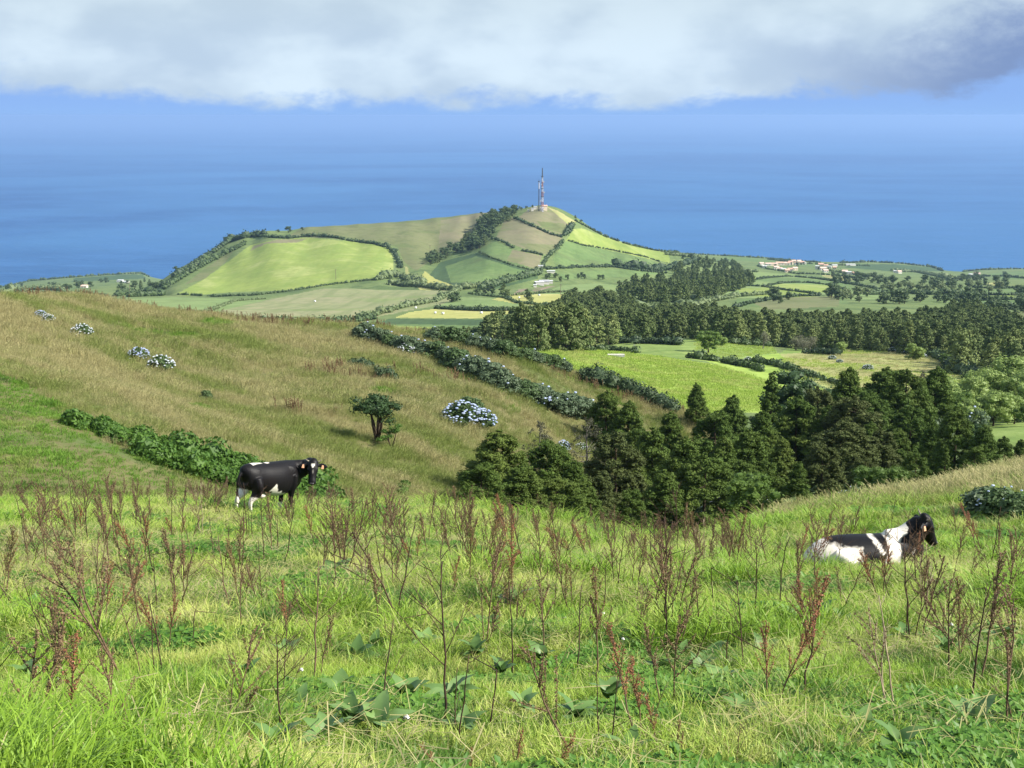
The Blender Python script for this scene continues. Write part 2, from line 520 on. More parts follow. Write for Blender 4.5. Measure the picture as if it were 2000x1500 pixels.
def leaf_mat(name, c1, c2, trans=0.3, rough=0.55, spec=0.25, posvar=None, c3=None, thr=(0.35, 0.65), rnd=0.5):
    """thin leaves: mix of the two colours by instance, island and place, some light passing through"""
    m, t, out = new_mat(name)
    geo = t.n('ShaderNodeNewGeometry')
    oi = t.n('ShaderNodeObjectInfo')
    isl = geo.outputs['Random Per Island']
    f = t.math('ADD', t.math('MULTIPLY', oi.outputs['Random'], rnd), t.math('MULTIPLY', isl, 1.0 - rnd))
    col = t.mix(f, c1, c2)
    if posvar is not None:
        n = t.noise(geo.outputs['Position'], 1.0 / posvar, 4.0, 0.6, 0.3)
        col = t.mix(t.smooth(n, thr[0], thr[1]), col, c3)
    b = t.n('ShaderNodeBsdfPrincipled')
    t.l(col, b.inputs['Base Color'])
    b.inputs['Roughness'].default_value = rough
    b.inputs['Specular IOR Level'].default_value = spec
    if trans > 0:
        tr = t.n('ShaderNodeBsdfTranslucent')
        t.l(col, tr.inputs[0])
        mx = t.n('ShaderNodeMixShader'); mx.inputs[0].default_value = trans
        t.l(b.outputs[0], mx.inputs[1]); t.l(tr.outputs[0], mx.inputs[2])
        t.l(mx.outputs[0], out.inputs[0])
    else:
        t.l(b.outputs[0], out.inputs[0])
    return m

def plain_mat(name, c, rough=0.8, c2=None, scale=3.0, spec=0.3, metal=0.0, bump=0.0, obj_space=False):
    m, t, out = new_mat(name)
    b = t.n('ShaderNodeBsdfPrincipled')
    tcn = t.n('ShaderNodeTexCoord')
    n = t.noise(tcn.outputs['Object'], scale, 5.0, 0.6)
    c2 = c2 or tuple(x * 0.7 for x in c)
    t.l(t.mix(t.smooth(n, 0.35, 0.65), c, c2), b.inputs['Base Color'])
    b.inputs['Roughness'].default_value = rough
    b.inputs['Specular IOR Level'].default_value = spec
    b.inputs['Metallic'].default_value = metal
    if bump:
        bp = t.n('ShaderNodeBump'); bp.inputs['Distance'].default_value = bump
        t.l(n, bp.inputs['Height']); t.l(bp.outputs[0], b.inputs['Normal'])
    t.l(b.outputs[0], out.inputs[0])
    return m

M = {}
M['soil'] = ground_mat('pasture ground', (.038,.060,.014), (.065,.10,.022), (.060,.048,.024), big=3.0, small=0.12, bump=0.03)
M['spur'] = ground_mat('dry hillside ground', (.17,.145,.068), (.115,.125,.042), (.085,.125,.035), big=20.0, small=0.7, bump=0.12)
M['scrub'] = ground_mat('scrubby valley ground', (.115,.165,.055), (.165,.205,.075), (.085,.125,.045), big=60.0, small=4.0, bump=0.6)
M['lush'] = ground_mat('lush meadow', (.240,.345,.060), (.310,.400,.085), (.190,.290,.050), big=26.0, small=1.2, bump=0.12, stripe=(0.5, 1.5, .3))
M['pale'] = ground_mat('pale meadow', (.180,.260,.060), (.225,.290,.085), (.140,.215,.050), big=25.0, small=1.6, bump=0.15, stripe=(-0.2, 3.0, .25))
M['tanf'] = ground_mat('tan meadow', (.360,.320,.150), (.240,.280,.085), (.300,.320,.110), big=22.0, small=1.6, bump=0.15)
M['sunf'] = ground_mat('yellow green crop', (.240,.295,.070), (.185,.240,.058), (.290,.325,.105), big=70.0, small=5.0, bump=0.2, stripe=(0.35, 9.0, .3), stripe_col=(.13,.21,.04))
M['yel'] = ground_mat('cut straw field', (.380,.370,.120), (.330,.340,.100), (.420,.400,.150), big=60.0, small=4.0, bump=0.2, stripe=(1.5, 6.0, .2))
M['olive'] = ground_mat('olive pasture', (.130,.150,.060), (.165,.170,.080), (.115,.145,.052), big=90.0, small=6.0, bump=0.3)
M['brown'] = ground_mat('dry brown pasture', (.200,.180,.105), (.165,.165,.085), (.140,.155,.065), big=60.0, small=6.0, bump=0.3)
M['furrow'] = ground_mat('thin furrowed crop', (.215,.240,.105), (.265,.250,.140), (.185,.225,.085), big=90.0, small=6.0, bump=0.3, stripe=(0.35, 8.0, .45), stripe_col=(.125,.165,.06))
M['green'] = ground_mat('green crop', (.110,.175,.058), (.145,.205,.070), (.120,.160,.060), big=80.0, small=6.0, bump=0.3, stripe=(1.2, 10.0, .3))
M['deep'] = ground_mat('deep green maize', (.058,.100,.042), (.075,.122,.048), (.062,.095,.042), big=60.0, small=5.0, bump=0.4, stripe=(1.3, 8.0, .4))
M['earth'] = ground_mat('bare earth track', (.270,.215,.150), (.225,.175,.120), (.17,.14,.095), big=20.0, small=3.0, bump=0.1)
M['bluegreen'] = ground_mat('mid green pasture', (.165,.235,.082), (.205,.265,.098), (.170,.220,.080), big=80.0, small=6.0, bump=0.3, stripe=(0.9, 12.0, .25))

def sea_mat():
    m, t, out = new_mat('sea water')
    geo = t.n('ShaderNodeNewGeometry')
    pos = geo.outputs['Position']
    mp = t.mapping(pos, rot=(0, 0, 0.12), scale=(0.6, 1.0, 1.0))
    big = t.noise(mp, 1 / 2600.0, 6.0, 0.6, 0.8)
    mid = t.noise(mp, 1 / 200.0, 8.0, 0.8)
    col = t.mix(t.smooth(big, 0.35, 0.65), (.017,.074,.205), (.038,.128,.285))
    col = t.mix(t.math('MULTIPLY', t.smooth(mid, 0.42, 0.66), 0.6), col, (.042,.135,.32))
    b = t.n('ShaderNodeBsdfPrincipled')
    t.l(col, b.inputs['Base Color'])
    b.inputs['Roughness'].default_value = 0.55
    b.inputs['Specular IOR Level'].default_value = 0.12
    b.inputs['IOR'].default_value = 1.33
    w1 = t.noise(t.mapping(pos, rot=(0, 0, 0.12), scale=(0.4, 1, 1)), 1 / 28.0, 6.0, 0.65)
    bp = t.n('ShaderNodeBump'); bp.inputs['Strength'].default_value = 1.0; bp.inputs['Distance'].default_value = 6.0
    t.l(w1, bp.inputs['Height']); t.l(bp.outputs[0], b.inputs['Normal'])
    t.l(b.outputs[0], out.inputs[0])
    return m
M['sea'] = sea_mat()

# ------------------------------------------------------------------ terrain sheets
def grid_of(L, na, nd, a0=None, a1=None, d0=None, d1=None):
    a = np.linspace(a0 if a0 is not None else L.amin, a1 if a1 is not None else L.amax, na)
    d = np.geomspace(d0 or L.dmin, d1 or L.dmax, nd)
    A, D = np.meshgrid(a, d, indexing='ij')
    Z = L.e(A.ravel(), D.ravel()).reshape(A.shape) * D
    V = np.stack([A * D, D, Z], -1)
    i = np.arange(na - 1)[:, None] * nd; j = np.arange(nd - 1)[None]
    Q = np.stack([i + j, i + nd + j, i + nd + j + 1, i + j + 1], -1).reshape(-1, 4)
    return V.reshape(-1, 3), Q

def in_poly(px, py, poly):
    c = np.zeros(len(px), bool)
    n = len(poly); j = n - 1
    for i in range(n):
        xi, yi = poly[i]; xj, yj = poly[j]
        if yi != yj:
            c ^= ((yi > py) != (yj > py)) & (px < (xj - xi) * (py - yi) / (yj - yi) + xi)
        j = i
    return c

def split_fields(name, V, Q, base_mat, fields):
    """every field is its own sheet cut out of the terrain grid: shared edges, no overlap"""
    C = V[Q].mean(1)
    px, py = project(C[:, 0], C[:, 1], C[:, 2])
    # slightly wavy boundaries
    px2 = px + 2.0 * fbm(C[:, 0] / 25, C[:, 1] / 25, 2, 5); py2 = py + 0.8 * fbm(C[:, 0] / 25, C[:, 1] / 25, 2, 9)
    own = np.full(len(Q), -1)
    for k, (mt, poly, rngD) in enumerate(fields):
        s = in_poly(px2, py2, poly) & (C[:, 1] > rngD[0]) & (C[:, 1] < rngD[1])
        own[s] = k
    for k in range(-1, len(fields)):
        F = Q[own == k]
        if not len(F): continue
        used, inv = np.unique(F, return_inverse=True)
        nm = name if k < 0 else ('track' if fields[k][0] == 'earth' else 'field')
        me = mesh_np(nm, V[used], inv.reshape(F.shape), [M[base_mat if k < 0 else fields[k][0]]], True)
        tag(obj(nm, me), kind='structure')

V, Q = grid_of(PAST, 320, 320, -0.58, 0.58)
tag(obj('pasture', mesh_np('pasture', V, Q, [M['soil']], True)), kind='structure')
V, Q = grid_of(SPUR, 420, 330)
tag(obj('hillside', mesh_np('hillside', V, Q, [M['spur']], True)), kind='structure')

NEAR, MIDD, FAR = (150, 560), (440, 1400), (900, 3400)
VF = [
 ('lush', [(985,672),(1060,674),(1250,690),(1400,712),(1500,742),(1560,775),(1500,805),(1300,812),(1180,775),(1090,722)], NEAR),
 ('pale', [(1130,668),(1350,660),(1500,664),(1520,690),(1440,700),(1380,706),(1250,690)], NEAR),
 ('lush', [(1380,706),(1440,700),(1520,690),(1580,720),(1560,745),(1610,760),(1640,790),(1560,790),(1500,742)], NEAR),
 ('tanf', [(1520,690),(1620,680),(1800,682),(1860,700),(1900,745),(1830,790),(1700,790),(1640,770),(1570,735)], NEAR),
 ('lush', [(1810,680),(1880,690),(1890,722),(1840,712)], NEAR),
 ('pale', [(1560,668),(1800,668),(1810,684),(1620,686),(1520,692)], NEAR),
 ('pale', [(1880,800),(2100,780),(2100,900),(1880,900)], (100, 260)),
 ('furrow', [(350,625),(450,600),(640,562),(740,556),(885,566),(890,580),(880,592),(700,626),(560,640)], MIDD),
 ('bluegreen', [(140,588),(340,580),(460,584),(520,586),(350,626),(200,606)], MIDD),
 ('sunf', [(60,576),(170,574),(160,585),(60,585)], MIDD),
 ('green', [(590,640),(740,626),(960,628),(950,642),(820,668),(700,668)], MIDD),
 ('sunf', [(560,645),(700,632),(880,640),(870,670),(640,670)], MIDD),
 ('deep', [(760,622),(955,624),(945,636),(740,632)], MIDD),
 ('yel', [(800,610),(850,603),(1040,604),(950,622),(770,620)], MIDD),
 ('bluegreen', [(860,596),(900,580),(1000,584),(1090,598),(1040,604),(850,603)], MIDD),
 ('yel', [(960,585),(990,577),(1140,571),(1130,588),(1090,599),(1020,595)], MIDD),
 ('bluegreen', [(1090,560),(1130,548),(1210,558),(1240,572),(1140,574),(1060,574)], MIDD),
 ('olive', [(1040,552),(1090,540),(1220,540),(1240,556),(1130,548),(1070,562)], (900, 1500)),
 ('earth', [(1002,576),(1012,566),(1035,556),(1046,557),(1022,568),(1014,577)], (800, 1500)),
 ('earth', [(1040,566),(1070,558),(1105,551),(1106,553),(1075,561),(1045,570)], (800, 1500)),
 ('brown', [(1044,562),(1058,556),(1100,552),(1072,558),(1046,568)], (800, 1500)),
 ('bluegreen', [(1410,560),(1470,530),(1560,537),(1660,556),(1760,572),(1700,590),(1500,592),(1420,585)], FAR),
 ('sunf', [(1500,560),(1530,554),(1610,556),(1660,570),(1560,572)], FAR),
 ('sunf', [(1440,564),(1500,562),(1600,576),(1560,584),(1450,576)], FAR),
 ('green', [(1450,545),(1540,541),(1640,552),(1720,568),(1660,566),(1600,554),(1520,552)], FAR),
 ('green', [(1440,584),(1560,580),(1640,578),(1660,592),(1520,600),(1430,600)], (600, 1400)),
 ('olive', [(1470,592),(1540,580),(1640,578),(1640,598),(1500,606)], (600, 1400)),
 ('deep', [(140,551),(145,543),(260,535),(280,536),(284,544)], (1700, 3400)),
 ('deep', [(1660,516),(1750,516),(1820,522),(1840,530),(1740,530),(1650,522)], (1800, 3400)),
 ('green', [(1420,500),(1500,506),(1600,515),(1580,520),(1480,512),(1400,508)], (1800, 3400)),
 ('tanf', [(1600,538),(1640,537),(1670,547),(1640,549)], (1200, 3000)),
 ('tanf', [(1925,554),(1950,550),(1968,556),(1940,562)], (1000, 3000)),
 ('green', [(1920,566),(1980,562),(2060,566),(2060,574),(1930,576)], (800, 3000)),
 ('sunf', [(1910,580),(1980,576),(1985,584),(1920,584)], (700, 3000)),
 ('green', [(1900,588),(2060,584),(2060,606),(1900,604)], (500, 2000)),
 ('olive', [(1905,612),(2100,608),(2100,628),(1905,626)], (450, 1500)),
 ('green', [(1930,535),(1990,530),(2100,528),(2100,545),(1960,545)], (1500, 3400)),
]
V, Q = grid_of(VALLEY, 620, 440, -0.46, 0.48)
split_fields('valley', V, Q, 'scrub', VF)

ALL = (800, 1900)
HF = [
 ('olive', [(590,445),(640,438),(800,430),(960,412),(960,420),(925,455),(850,502),(812,530),(790,512),(775,482),(700,468),(560,462)], ALL),
 ('sunf', [(345,574),(400,545),(440,515),(490,478),(540,468),(610,464),(700,473),(755,480),(770,505),(768,528),(735,545),(640,558),(500,577),(390,582)], ALL),
 ('brown', [(495,480),(540,468),(600,466),(580,474),(520,476),(490,490)], ALL),
 ('brown', [(862,430),(960,412),(960,420),(925,455),(870,486),(855,488)], ALL),
 ('tanf', [(790,520),(796,522),(800,537),(792,540)], ALL),
 ('brown', [(985,430),(1005,424),(1100,462),(1090,478),(1060,498),(968,466)], ALL),
 ('olive', [(1010,475),(1090,478),(1072,498),(1040,492)], ALL),
 ('brown', [(1012,424),(1040,404),(1066,402),(1090,412),(1118,432),(1110,450),(1100,460),(1050,440)], ALL),
 ('olive', [(1050,432),(1100,436),(1112,446),(1104,458),(1060,446)], ALL),
 ('tanf', [(1066,402),(1090,412),(1124,432),(1116,442),(1090,422)], ALL),
 ('sunf', [(1120,448),(1135,445),(1170,458),(1240,478),(1305,494),(1310,514),(1240,500),(1160,482),(1105,470)], ALL),
 ('green', [(1080,505),(1105,470),(1160,482),(1240,500),(1290,516),(1180,522),(1085,522)], ALL),
 ('green', [(935,490),(965,470),(1000,487),(990,510),(960,500)], ALL),
 ('brown', [(990,510),(1000,487),(1058,500),(1052,528),(1010,514)], ALL),
 ('deep', [(836,540),(860,512),(930,494),(1050,532),(1050,545),(960,566),(850,556)], ALL),
 ('green', [(870,520),(930,500),(1046,536),(1000,552),(880,552)], ALL),
 ('yel', [(812,556),(830,530),(850,545),(900,562),(880,570),(820,566)], ALL),
 ('green', [(1090,536),(1200,526),(1310,532),(1240,540),(1100,545)], ALL),
 ('olive', [(360,556),(405,522),(440,497),(462,486),(440,512),(400,545)], ALL),
]
V, Q = grid_of(HILL, 620, 330, -0.31, 0.185)
split_fields('hill', V, Q, 'scrub', HF)

# sea
sv, sq = [], []
S = 130000.0
xs = np.linspace(-S, S, 3); ys = np.array([-2000.0, 2800.0, 20000.0, S])
for x in xs:
    for y in ys: sv.append((x, y, SEA_Z))
for i in range(2):
    for j in range(3): sq.append((i * 4 + j, (i + 1) * 4 + j, (i + 1) * 4 + j + 1, i * 4 + j + 1))
tag(obj('sea', mesh_np('sea', sv, np.array(sq), [M['sea']])), kind='structure')

# haze
hz, t, out = new_mat('haze')
pv = t.n('ShaderNodeVolumePrincipled')
pv.inputs['Color'].default_value = (0.32, 0.475, 0.735, 1)
pv.inputs['Density'].default_value = 5.6e-5
pv.inputs['Anisotropy'].default_value = 0.1
t.l(pv.outputs[0], out.inputs['Volume'])
mb = MB(); mb.box((0, S / 2 - 1200, (SEA_Z - 4 + 9) / 2), (2 * S + 2000, S + 4000, 9 - (SEA_Z - 4)))
tag(obj('haze', mb.mesh('haze', [hz])), 'thin pale sea air lying over the whole coast', 'haze', kind='stuff')
# ------------------------------------------------------------------ plant materials
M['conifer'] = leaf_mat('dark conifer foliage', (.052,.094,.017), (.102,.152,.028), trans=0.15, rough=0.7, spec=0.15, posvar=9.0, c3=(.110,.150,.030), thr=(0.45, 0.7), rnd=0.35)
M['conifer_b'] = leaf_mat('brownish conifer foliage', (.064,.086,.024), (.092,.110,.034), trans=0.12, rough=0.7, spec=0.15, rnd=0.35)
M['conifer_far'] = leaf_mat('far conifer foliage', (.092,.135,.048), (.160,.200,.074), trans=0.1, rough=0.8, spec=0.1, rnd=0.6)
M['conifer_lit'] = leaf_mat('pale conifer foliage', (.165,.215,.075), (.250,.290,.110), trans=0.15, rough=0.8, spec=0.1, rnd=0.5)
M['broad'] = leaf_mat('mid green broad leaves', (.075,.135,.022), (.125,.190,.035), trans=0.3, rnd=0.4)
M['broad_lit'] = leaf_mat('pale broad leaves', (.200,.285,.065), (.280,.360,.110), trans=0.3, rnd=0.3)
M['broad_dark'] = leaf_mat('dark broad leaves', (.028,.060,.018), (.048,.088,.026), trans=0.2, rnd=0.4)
M['grey_leaf'] = leaf_mat('greyish twiggy foliage', (.160,.165,.105), (.210,.205,.130), trans=0.2, rnd=0.4)
M['dead_twig'] = leaf_mat('thin dying foliage', (.060,.066,.036), (.085,.080,.048), trans=0.1, rnd=0.3)
M['hydra_leaf'] = leaf_mat('hydrangea leaves', (.052,.095,.030), (.095,.145,.050), trans=0.2, rnd=0.3)
M['hydra_grey'] = leaf_mat('pale faded hydrangea leaves', (.075,.118,.058), (.118,.160,.086), trans=0.2, rnd=0.3)
M['hydra_flower'] = leaf_mat('pale blue hydrangea florets', (.36,.44,.66), (.58,.64,.76), trans=0.25, rnd=0.4)
M['hydra_white'] = leaf_mat('whitish hydrangea florets', (.55,.60,.66), (.70,.73,.74), trans=0.25, rnd=0.4)
M['bramble'] = leaf_mat('bramble leaves', (.052,.120,.018), (.105,.195,.032), trans=0.3, rnd=0.0)
M['hedge_l'] = leaf_mat('hedge foliage', (.055,.090,.032), (.085,.125,.045), trans=0.15, rnd=0.2)
M['hedge_d'] = leaf_mat('dark hedge foliage', (.034,.062,.024), (.055,.085,.034), trans=0.12, rnd=0.2)
M['hedge_p'] = leaf_mat('pale cane hedge foliage', (.120,.165,.065), (.165,.205,.090), trans=0.2, rnd=0.2)
M['bark'] = plain_mat('brown bark', (.085,.062,.042), 0.95, (.045,.034,.024), 6.0, spec=0.1, bump=0.02)
M['greybark'] = plain_mat('grey bark', (.20,.185,.16), 0.95, (.11,.10,.085), 6.0, spec=0.1, bump=0.02)

ORD = ['first','second','third','fourth','fifth','sixth','seventh','eighth','ninth','tenth','eleventh','twelfth','thirteenth','fourteenth','fifteenth','sixteenth','seventeenth','eighteenth','nineteenth']
TENS = {20:'twentieth',30:'thirtieth',40:'fortieth',50:'fiftieth',60:'sixtieth',70:'seventieth',80:'eightieth',90:'ninetieth'}
TENC = {2:'twenty',3:'thirty',4:'forty',5:'fifty',6:'sixty',7:'seventy',8:'eighty',9:'ninety'}
def ordinal(i):
    i += 1
    if i < 20: return ORD[i - 1]
    if i % 10 == 0 and i in TENS: return TENS[i]
    return TENC[i // 10] + '-' + ORD[i % 10 - 1]

# ------------------------------------------------------------------ tree prototypes (unit height, scaled per tree)
def conifer_proto(seed, nclump, per, leaf, wid=0.24, top=0.5, mat='conifer', trunk='bark', skirt=0.03, sparse=0.0, puffy=1.0, lobes=30, peak=3.0):
    """billowy conifer: big rounded sprays set on a convex cone, each spray made of many small leafy clumps"""
    r = np.random.default_rng(seed)
    C = []; R = []
    per_l = max(3, int(nclump / lobes))
    for k in range(lobes):
        t = (k + 0.9 * r.random()) / lobes
        h = skirt + (0.90 - skirt) * t ** 0.9
        u = (h - skirt) / (1 - skirt)
        prof = wid * min(1.0, 0.72 + u * 2.2) * (1 - u ** peak) ** 0.85
        th = k * 2.4 + r.normal() * 0.5
        lr = (0.070 + 0.055 * (1 - u)) * (0.75 + 0.5 * r.random()) * puffy * (wid / .3) ** .5
        rc = max(0.0, prof - lr * 0.55) * (0.75 + 0.33 * r.random())
        c = np.array([rc * math.cos(th), rc * math.sin(th), h])
        for q in range(per_l):
            if r.random() < sparse: continue
            d = r.normal(size=3) + np.array([math.cos(th), math.sin(th), 0.45]) * 0.7; d /= np.linalg.norm(d)
            C.append(c + d * lr * np.array([1, 1, .8]) * (0.75 + .35 * r.random())); R.append(lr * (0.30 + 0.22 * r.random()))
        if not sparse:
            C.append(c * np.array([.85, .85, 1])); R.append(lr * 0.9)
    for q in range(8):
        C.append((r.normal() * .018, r.normal() * .018, .90 + .085 * q / 8)); R.append(.030 * puffy * (1 - q / 12))
    mb = MB()
    leaf_cloud(mb, C, R, per, leaf, seed=seed, squash=0.75, core=0.62 if not sparse else 0.0, up=0.4, jitter=0.8)
    crown = mb.mesh('crown', [M[mat]])
    tb = MB()
    zz = np.linspace(-0.06, 0.93, 9)
    sway = np.cumsum(r.normal(size=(9, 2)) * 0.004, 0)
    tb.tube(np.c_[sway, zz], np.interp(zz, [-0.06, 0.05, 0.93], [0.026, 0.019, 0.003]), 7)
    for i in range(18 if sparse else 8):
        h = 0.12 + 0.75 * r.random(); th = r.random() * 6.28; L = wid * (1 - h) * 1.1
        p0 = np.array([0, 0, h]); p1 = p0 + np.array([math.cos(th) * L * .6, math.sin(th) * L * .6, 0.01]); p2 = p0 + np.array([math.cos(th) * L, math.sin(th) * L, 0.05])
        tb.tube([p0, p1, p2], [0.006, 0.004, 0.0015], 4)
    return crown, tb.mesh('trunk', [M[trunk]], True)

def broad_proto(seed, nclump, per, leaf, mat='broad', wid=0.45, base=0.25, trunk='bark', flat=1.0, rad=0.13, stems=1, core=0.7):
    r = np.random.default_rng(seed)
    C = []; R = []
    cz = (1 + base) / 2; hz_ = (1 - base) / 2
    lobes = [(r.normal() * wid * 0.35, r.normal() * wid * 0.35, cz + r.normal() * hz_ * 0.3) for _ in range(5)]
    for k in range(nclump):
        d = r.normal(size=3); d[2] += 0.3; d /= np.linalg.norm(d)
        L = lobes[k % 5]; f = r.random() ** 0.35
        C.append((L[0] * .6 + d[0] * wid * 0.72 * f, L[1] * .6 + d[1] * wid * 0.72 * f, min(0.95, max(base, (L[2] + d[2] * hz_ * 0.72 * f)))))
        R.append(rad * (0.6 + 0.7 * r.random()))
    mb = MB(); leaf_cloud(mb, C, R, per, leaf, seed=seed, squash=0.8, core=core)
    crown = mb.mesh('crown', [M[mat]])
    tb = MB()
    for s in range(stems):
        o = (r.normal(size=2) * 0.03 * (stems > 1))
        lean = r.normal(size=2) * 0.06 * stems
        zz = np.linspace(-0.08, cz, 6); k = (zz + 0.08) / (cz + 0.08)
        tb.tube(np.c_[o[0] + lean[0] * k ** 1.5, o[1] + lean[1] * k ** 1.5, zz], np.linspace(0.030, 0.010, 6) / math.sqrt(stems), 7)
        for i in range(6):
            c = C[r.integers(len(C))]; h = base * (0.5 + 0.8 * r.random())
            p0 = np.array([o[0] + lean[0] * 0.4, o[1] + lean[1] * 0.4, h]); p2 = np.array(c); p1 = p0 * 0.5 + p2 * 0.5 + np.array([0, 0, -0.03])
            tb.tube([p0, p1, p2], [0.012, 0.008, 0.004], 5)
    return crown, tb.mesh('trunk', [M[trunk]], True)

PR = {}
PR['con'] = [conifer_proto(s, 420, 62, 0.0125, wid=wd, peak=pk) for s, wd, pk in ((11, .30, 1.8), (12, .27, 1.3), (13, .33, 2.4), (14, .29, 1.7), (15, .35, 2.8), (16, .30, 1.2))]
PR['slim'] = [conifer_proto(s, 220, 56, 0.012, wid=wd, puffy=0.7, peak=1.2) for s, wd in ((21, .14), (22, .17))]
PR['conb'] = [conifer_proto(s, 420, 60, 0.0125, wid=wd, mat='conifer_b') for s, wd in ((31, .34), (32, .30))]
PR['dying'] = [conifer_proto(s, 260, 26, 0.011, wid=.24, mat='dead_twig', trunk='greybark', sparse=0.45) for s in (41, 42)]
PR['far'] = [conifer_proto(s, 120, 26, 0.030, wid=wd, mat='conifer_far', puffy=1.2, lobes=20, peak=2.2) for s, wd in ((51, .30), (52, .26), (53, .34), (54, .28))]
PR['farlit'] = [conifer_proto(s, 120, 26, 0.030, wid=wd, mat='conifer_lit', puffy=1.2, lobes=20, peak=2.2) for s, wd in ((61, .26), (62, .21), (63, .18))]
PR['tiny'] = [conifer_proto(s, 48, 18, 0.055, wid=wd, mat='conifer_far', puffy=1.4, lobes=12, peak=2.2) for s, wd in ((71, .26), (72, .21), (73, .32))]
PR['bl'] = [broad_proto(s, 60, 70, 0.022) for s in (81, 82)]
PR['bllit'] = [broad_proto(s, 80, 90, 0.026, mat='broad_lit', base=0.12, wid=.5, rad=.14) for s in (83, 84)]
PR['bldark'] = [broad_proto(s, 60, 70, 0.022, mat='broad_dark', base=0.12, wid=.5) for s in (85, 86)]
PR['blfar'] = [broad_proto(s, 26, 26, 0.06, mat='hedge_l', base=0.1, wid=.5, rad=.17) for s in (87, 88)]
PR['blfarlit'] = [broad_proto(s, 26, 26, 0.06, mat='hedge_p', base=0.08, wid=.5, rad=.17) for s in (89, 90)]
PR['grey'] = [broad_proto(s, 40, 60, 0.02, mat='grey_leaf', trunk='greybark', base=0.25, wid=.36, stems=3, core=0) for s in (91, 92)]

TREES = []          # (root, row key, adjective, x, y)
def tree(kind, x, y, z, h, w=1.0, group=None, adj=None, name='conifer_tree', cat='tree', row=None, var=None):
    var = len(TREES) if var is None else var
    cr, tr = PR[kind][var % len(PR[kind])]
    o = empty(name, (x, y, z), random.random() * 6.28)
    o.scale = (h * w, h * w, h)
    obj('crown', cr, o); obj('trunk', tr, o)
    o['category'] = cat
    if group: o['group'] = group
    TREES.append((o, row, adj, x, y))
    return o

def vz(x, y):
    return float(ground_z(np.array([x]), np.array([y]), 'vsh' if y < 330 else 'vh')[0])
def at_px(px, D, pyref=800):
    a, e = pix_ray(px, pyref)
    return float(a) * D, D

def tree_top(kind, px, pytop, D, row, adj, w=1.0, name='conifer_tree', group=None, zlay='v', hmin=3, hmax=26, var=None):
    """tree at distance D whose tip reaches the sight line of (px, pytop)"""
    a, e = pix_ray(px, pytop)
    x = float(a) * D; zt = float(e) * D
    zg = float(ground_z(np.array([x]), np.array([D]), zlay)[0])
    h = min(max(zt - zg, hmin), hmax)
    return tree(kind, x, D, zt - h if h == hmax else zg, h, w, group=group, adj=adj, name=name, row=row, var=var)

# near grove: px, py of tip, distance, kind, relative width, wording
GROVE = [
 (977,838,75,'con',1.25,'dark green'), (1053,820,84,'dying',.8,'thin dying'), (1075,858,82,'con',1.1,'dark green'), (1020,905,72,'con',1.2,'dark green'),
 (1089,925,74,'con',1.25,'mid green'), (1122,897,80,'con',1.1,'mid green'), (1185,760,126,'con',1.0,'tall dark green'), (1228,779,124,'con',1.05,'tall dark green'),
 (1146,812,98,'dying',1.0,'bare grey branched'), (1203,842,92,'conb',1.15,'brownish green'), (1168,917,80,'conb',1.0,'brownish green'), (1238,890,94,'con',1.1,'dark green'),
 (1278,832,110,'con',1.0,'dark green'), (1310,802,124,'con',1.1,'dark green'), (1362,746,140,'con',.95,'tall pointed dark green'), (1340,850,100,'con',1.1,'dark green'),
 (1378,882,90,'con',1.15,'mid green'), (1300,915,88,'con',1.2,'dark green'), (1430,768,132,'con',.95,'tall pointed dark green'), (1415,850,104,'con',1.0,'dark green'),
 (1398,800,122,'con',1.0,'dark green'), (1466,835,108,'con',1.05,'dark green'), (1508,722,144,'slim',1.05,'tall very slender dark'), (1490,800,124,'con',1.0,'dark green'),
 (1561,770,130,'con',1.1,'broad dark green'), (1530,850,102,'con',1.0,'dark green'), (1500,900,94,'con',1.0,'mid green'), (1599,752,144,'conb',1.0,'reddish dark'),
 (1647,822,104,'conb',1.25,'broad brownish'), (1608,860,98,'conb',1.1,'brownish green'), (1674,770,128,'conb',1.1,'brownish green'), (1659,714,152,'con',.95,'tall pointed dark green'),
 (1700,760,140,'con',1.0,'dark green'), (1734,714,156,'con',1.2,'broad topped dark green'), (1773,718,150,'con',.9,'tall dark green'), (1720,838,106,'conb',1.1,'brownish green'),
 (1805,724,158,'dying',.9,'thin topped dark'), (1831,712,154,'con',1.0,'tall dark green'), (1782,792,126,'con',1.05,'dark green'), (1755,835,112,'con',1.0,'dark green'),
 (1790,884,98,'con',.95,'small dark green'), (1822,822,118,'con',.9,'dark green'), (1690,890,94,'conb',1.0,'brownish green'), (1560,900,92,'con',1.05,'dark green'),
 (1450,900,92,'con',1.1,'dark green'), (1869,790,108,'con',.95,'tall blackish green'), (1848,868,104,'slim',1.2,'slender blackish green'), (1925,828,106,'con',1.05,'mid green bare trunked'),
 (1962,850,110,'con',1.0,'dark green'), (1996,862,112,'con',1.1,'dark green'), (1905,880,100,'con',1.0,'dark green'), (2040,850,112,'con',1.1,'dark green'),
 (1250,830,116,'con',.9,'dark green'), (1620,790,136,'con',1.0,'dark green'), (1540,800,132,'con',1.0,'dark green'), (1700,820,118,'con',1.0,'dark green'),
 (940,925,70,'con',1.1,'low dark green'), (1140,950,76,'con',1.1,'low dark green'), (1230,955,84,'con',1.1,'low dark green'),
]
for i, (px, py, D, kd, wd, adj) in enumerate(GROVE):
    front = 'front' if D < 100 else ('middle' if D < 122 else 'back')
    tree_top(kd, px, py, D, 'grove ' + front, adj, wd * (1.12 if px > 1100 else 1.25), group='conifers in the grove below the pasture', var=(1 + 4 * (i % 2)) if 'pointed' in adj else i, zlay='vs')
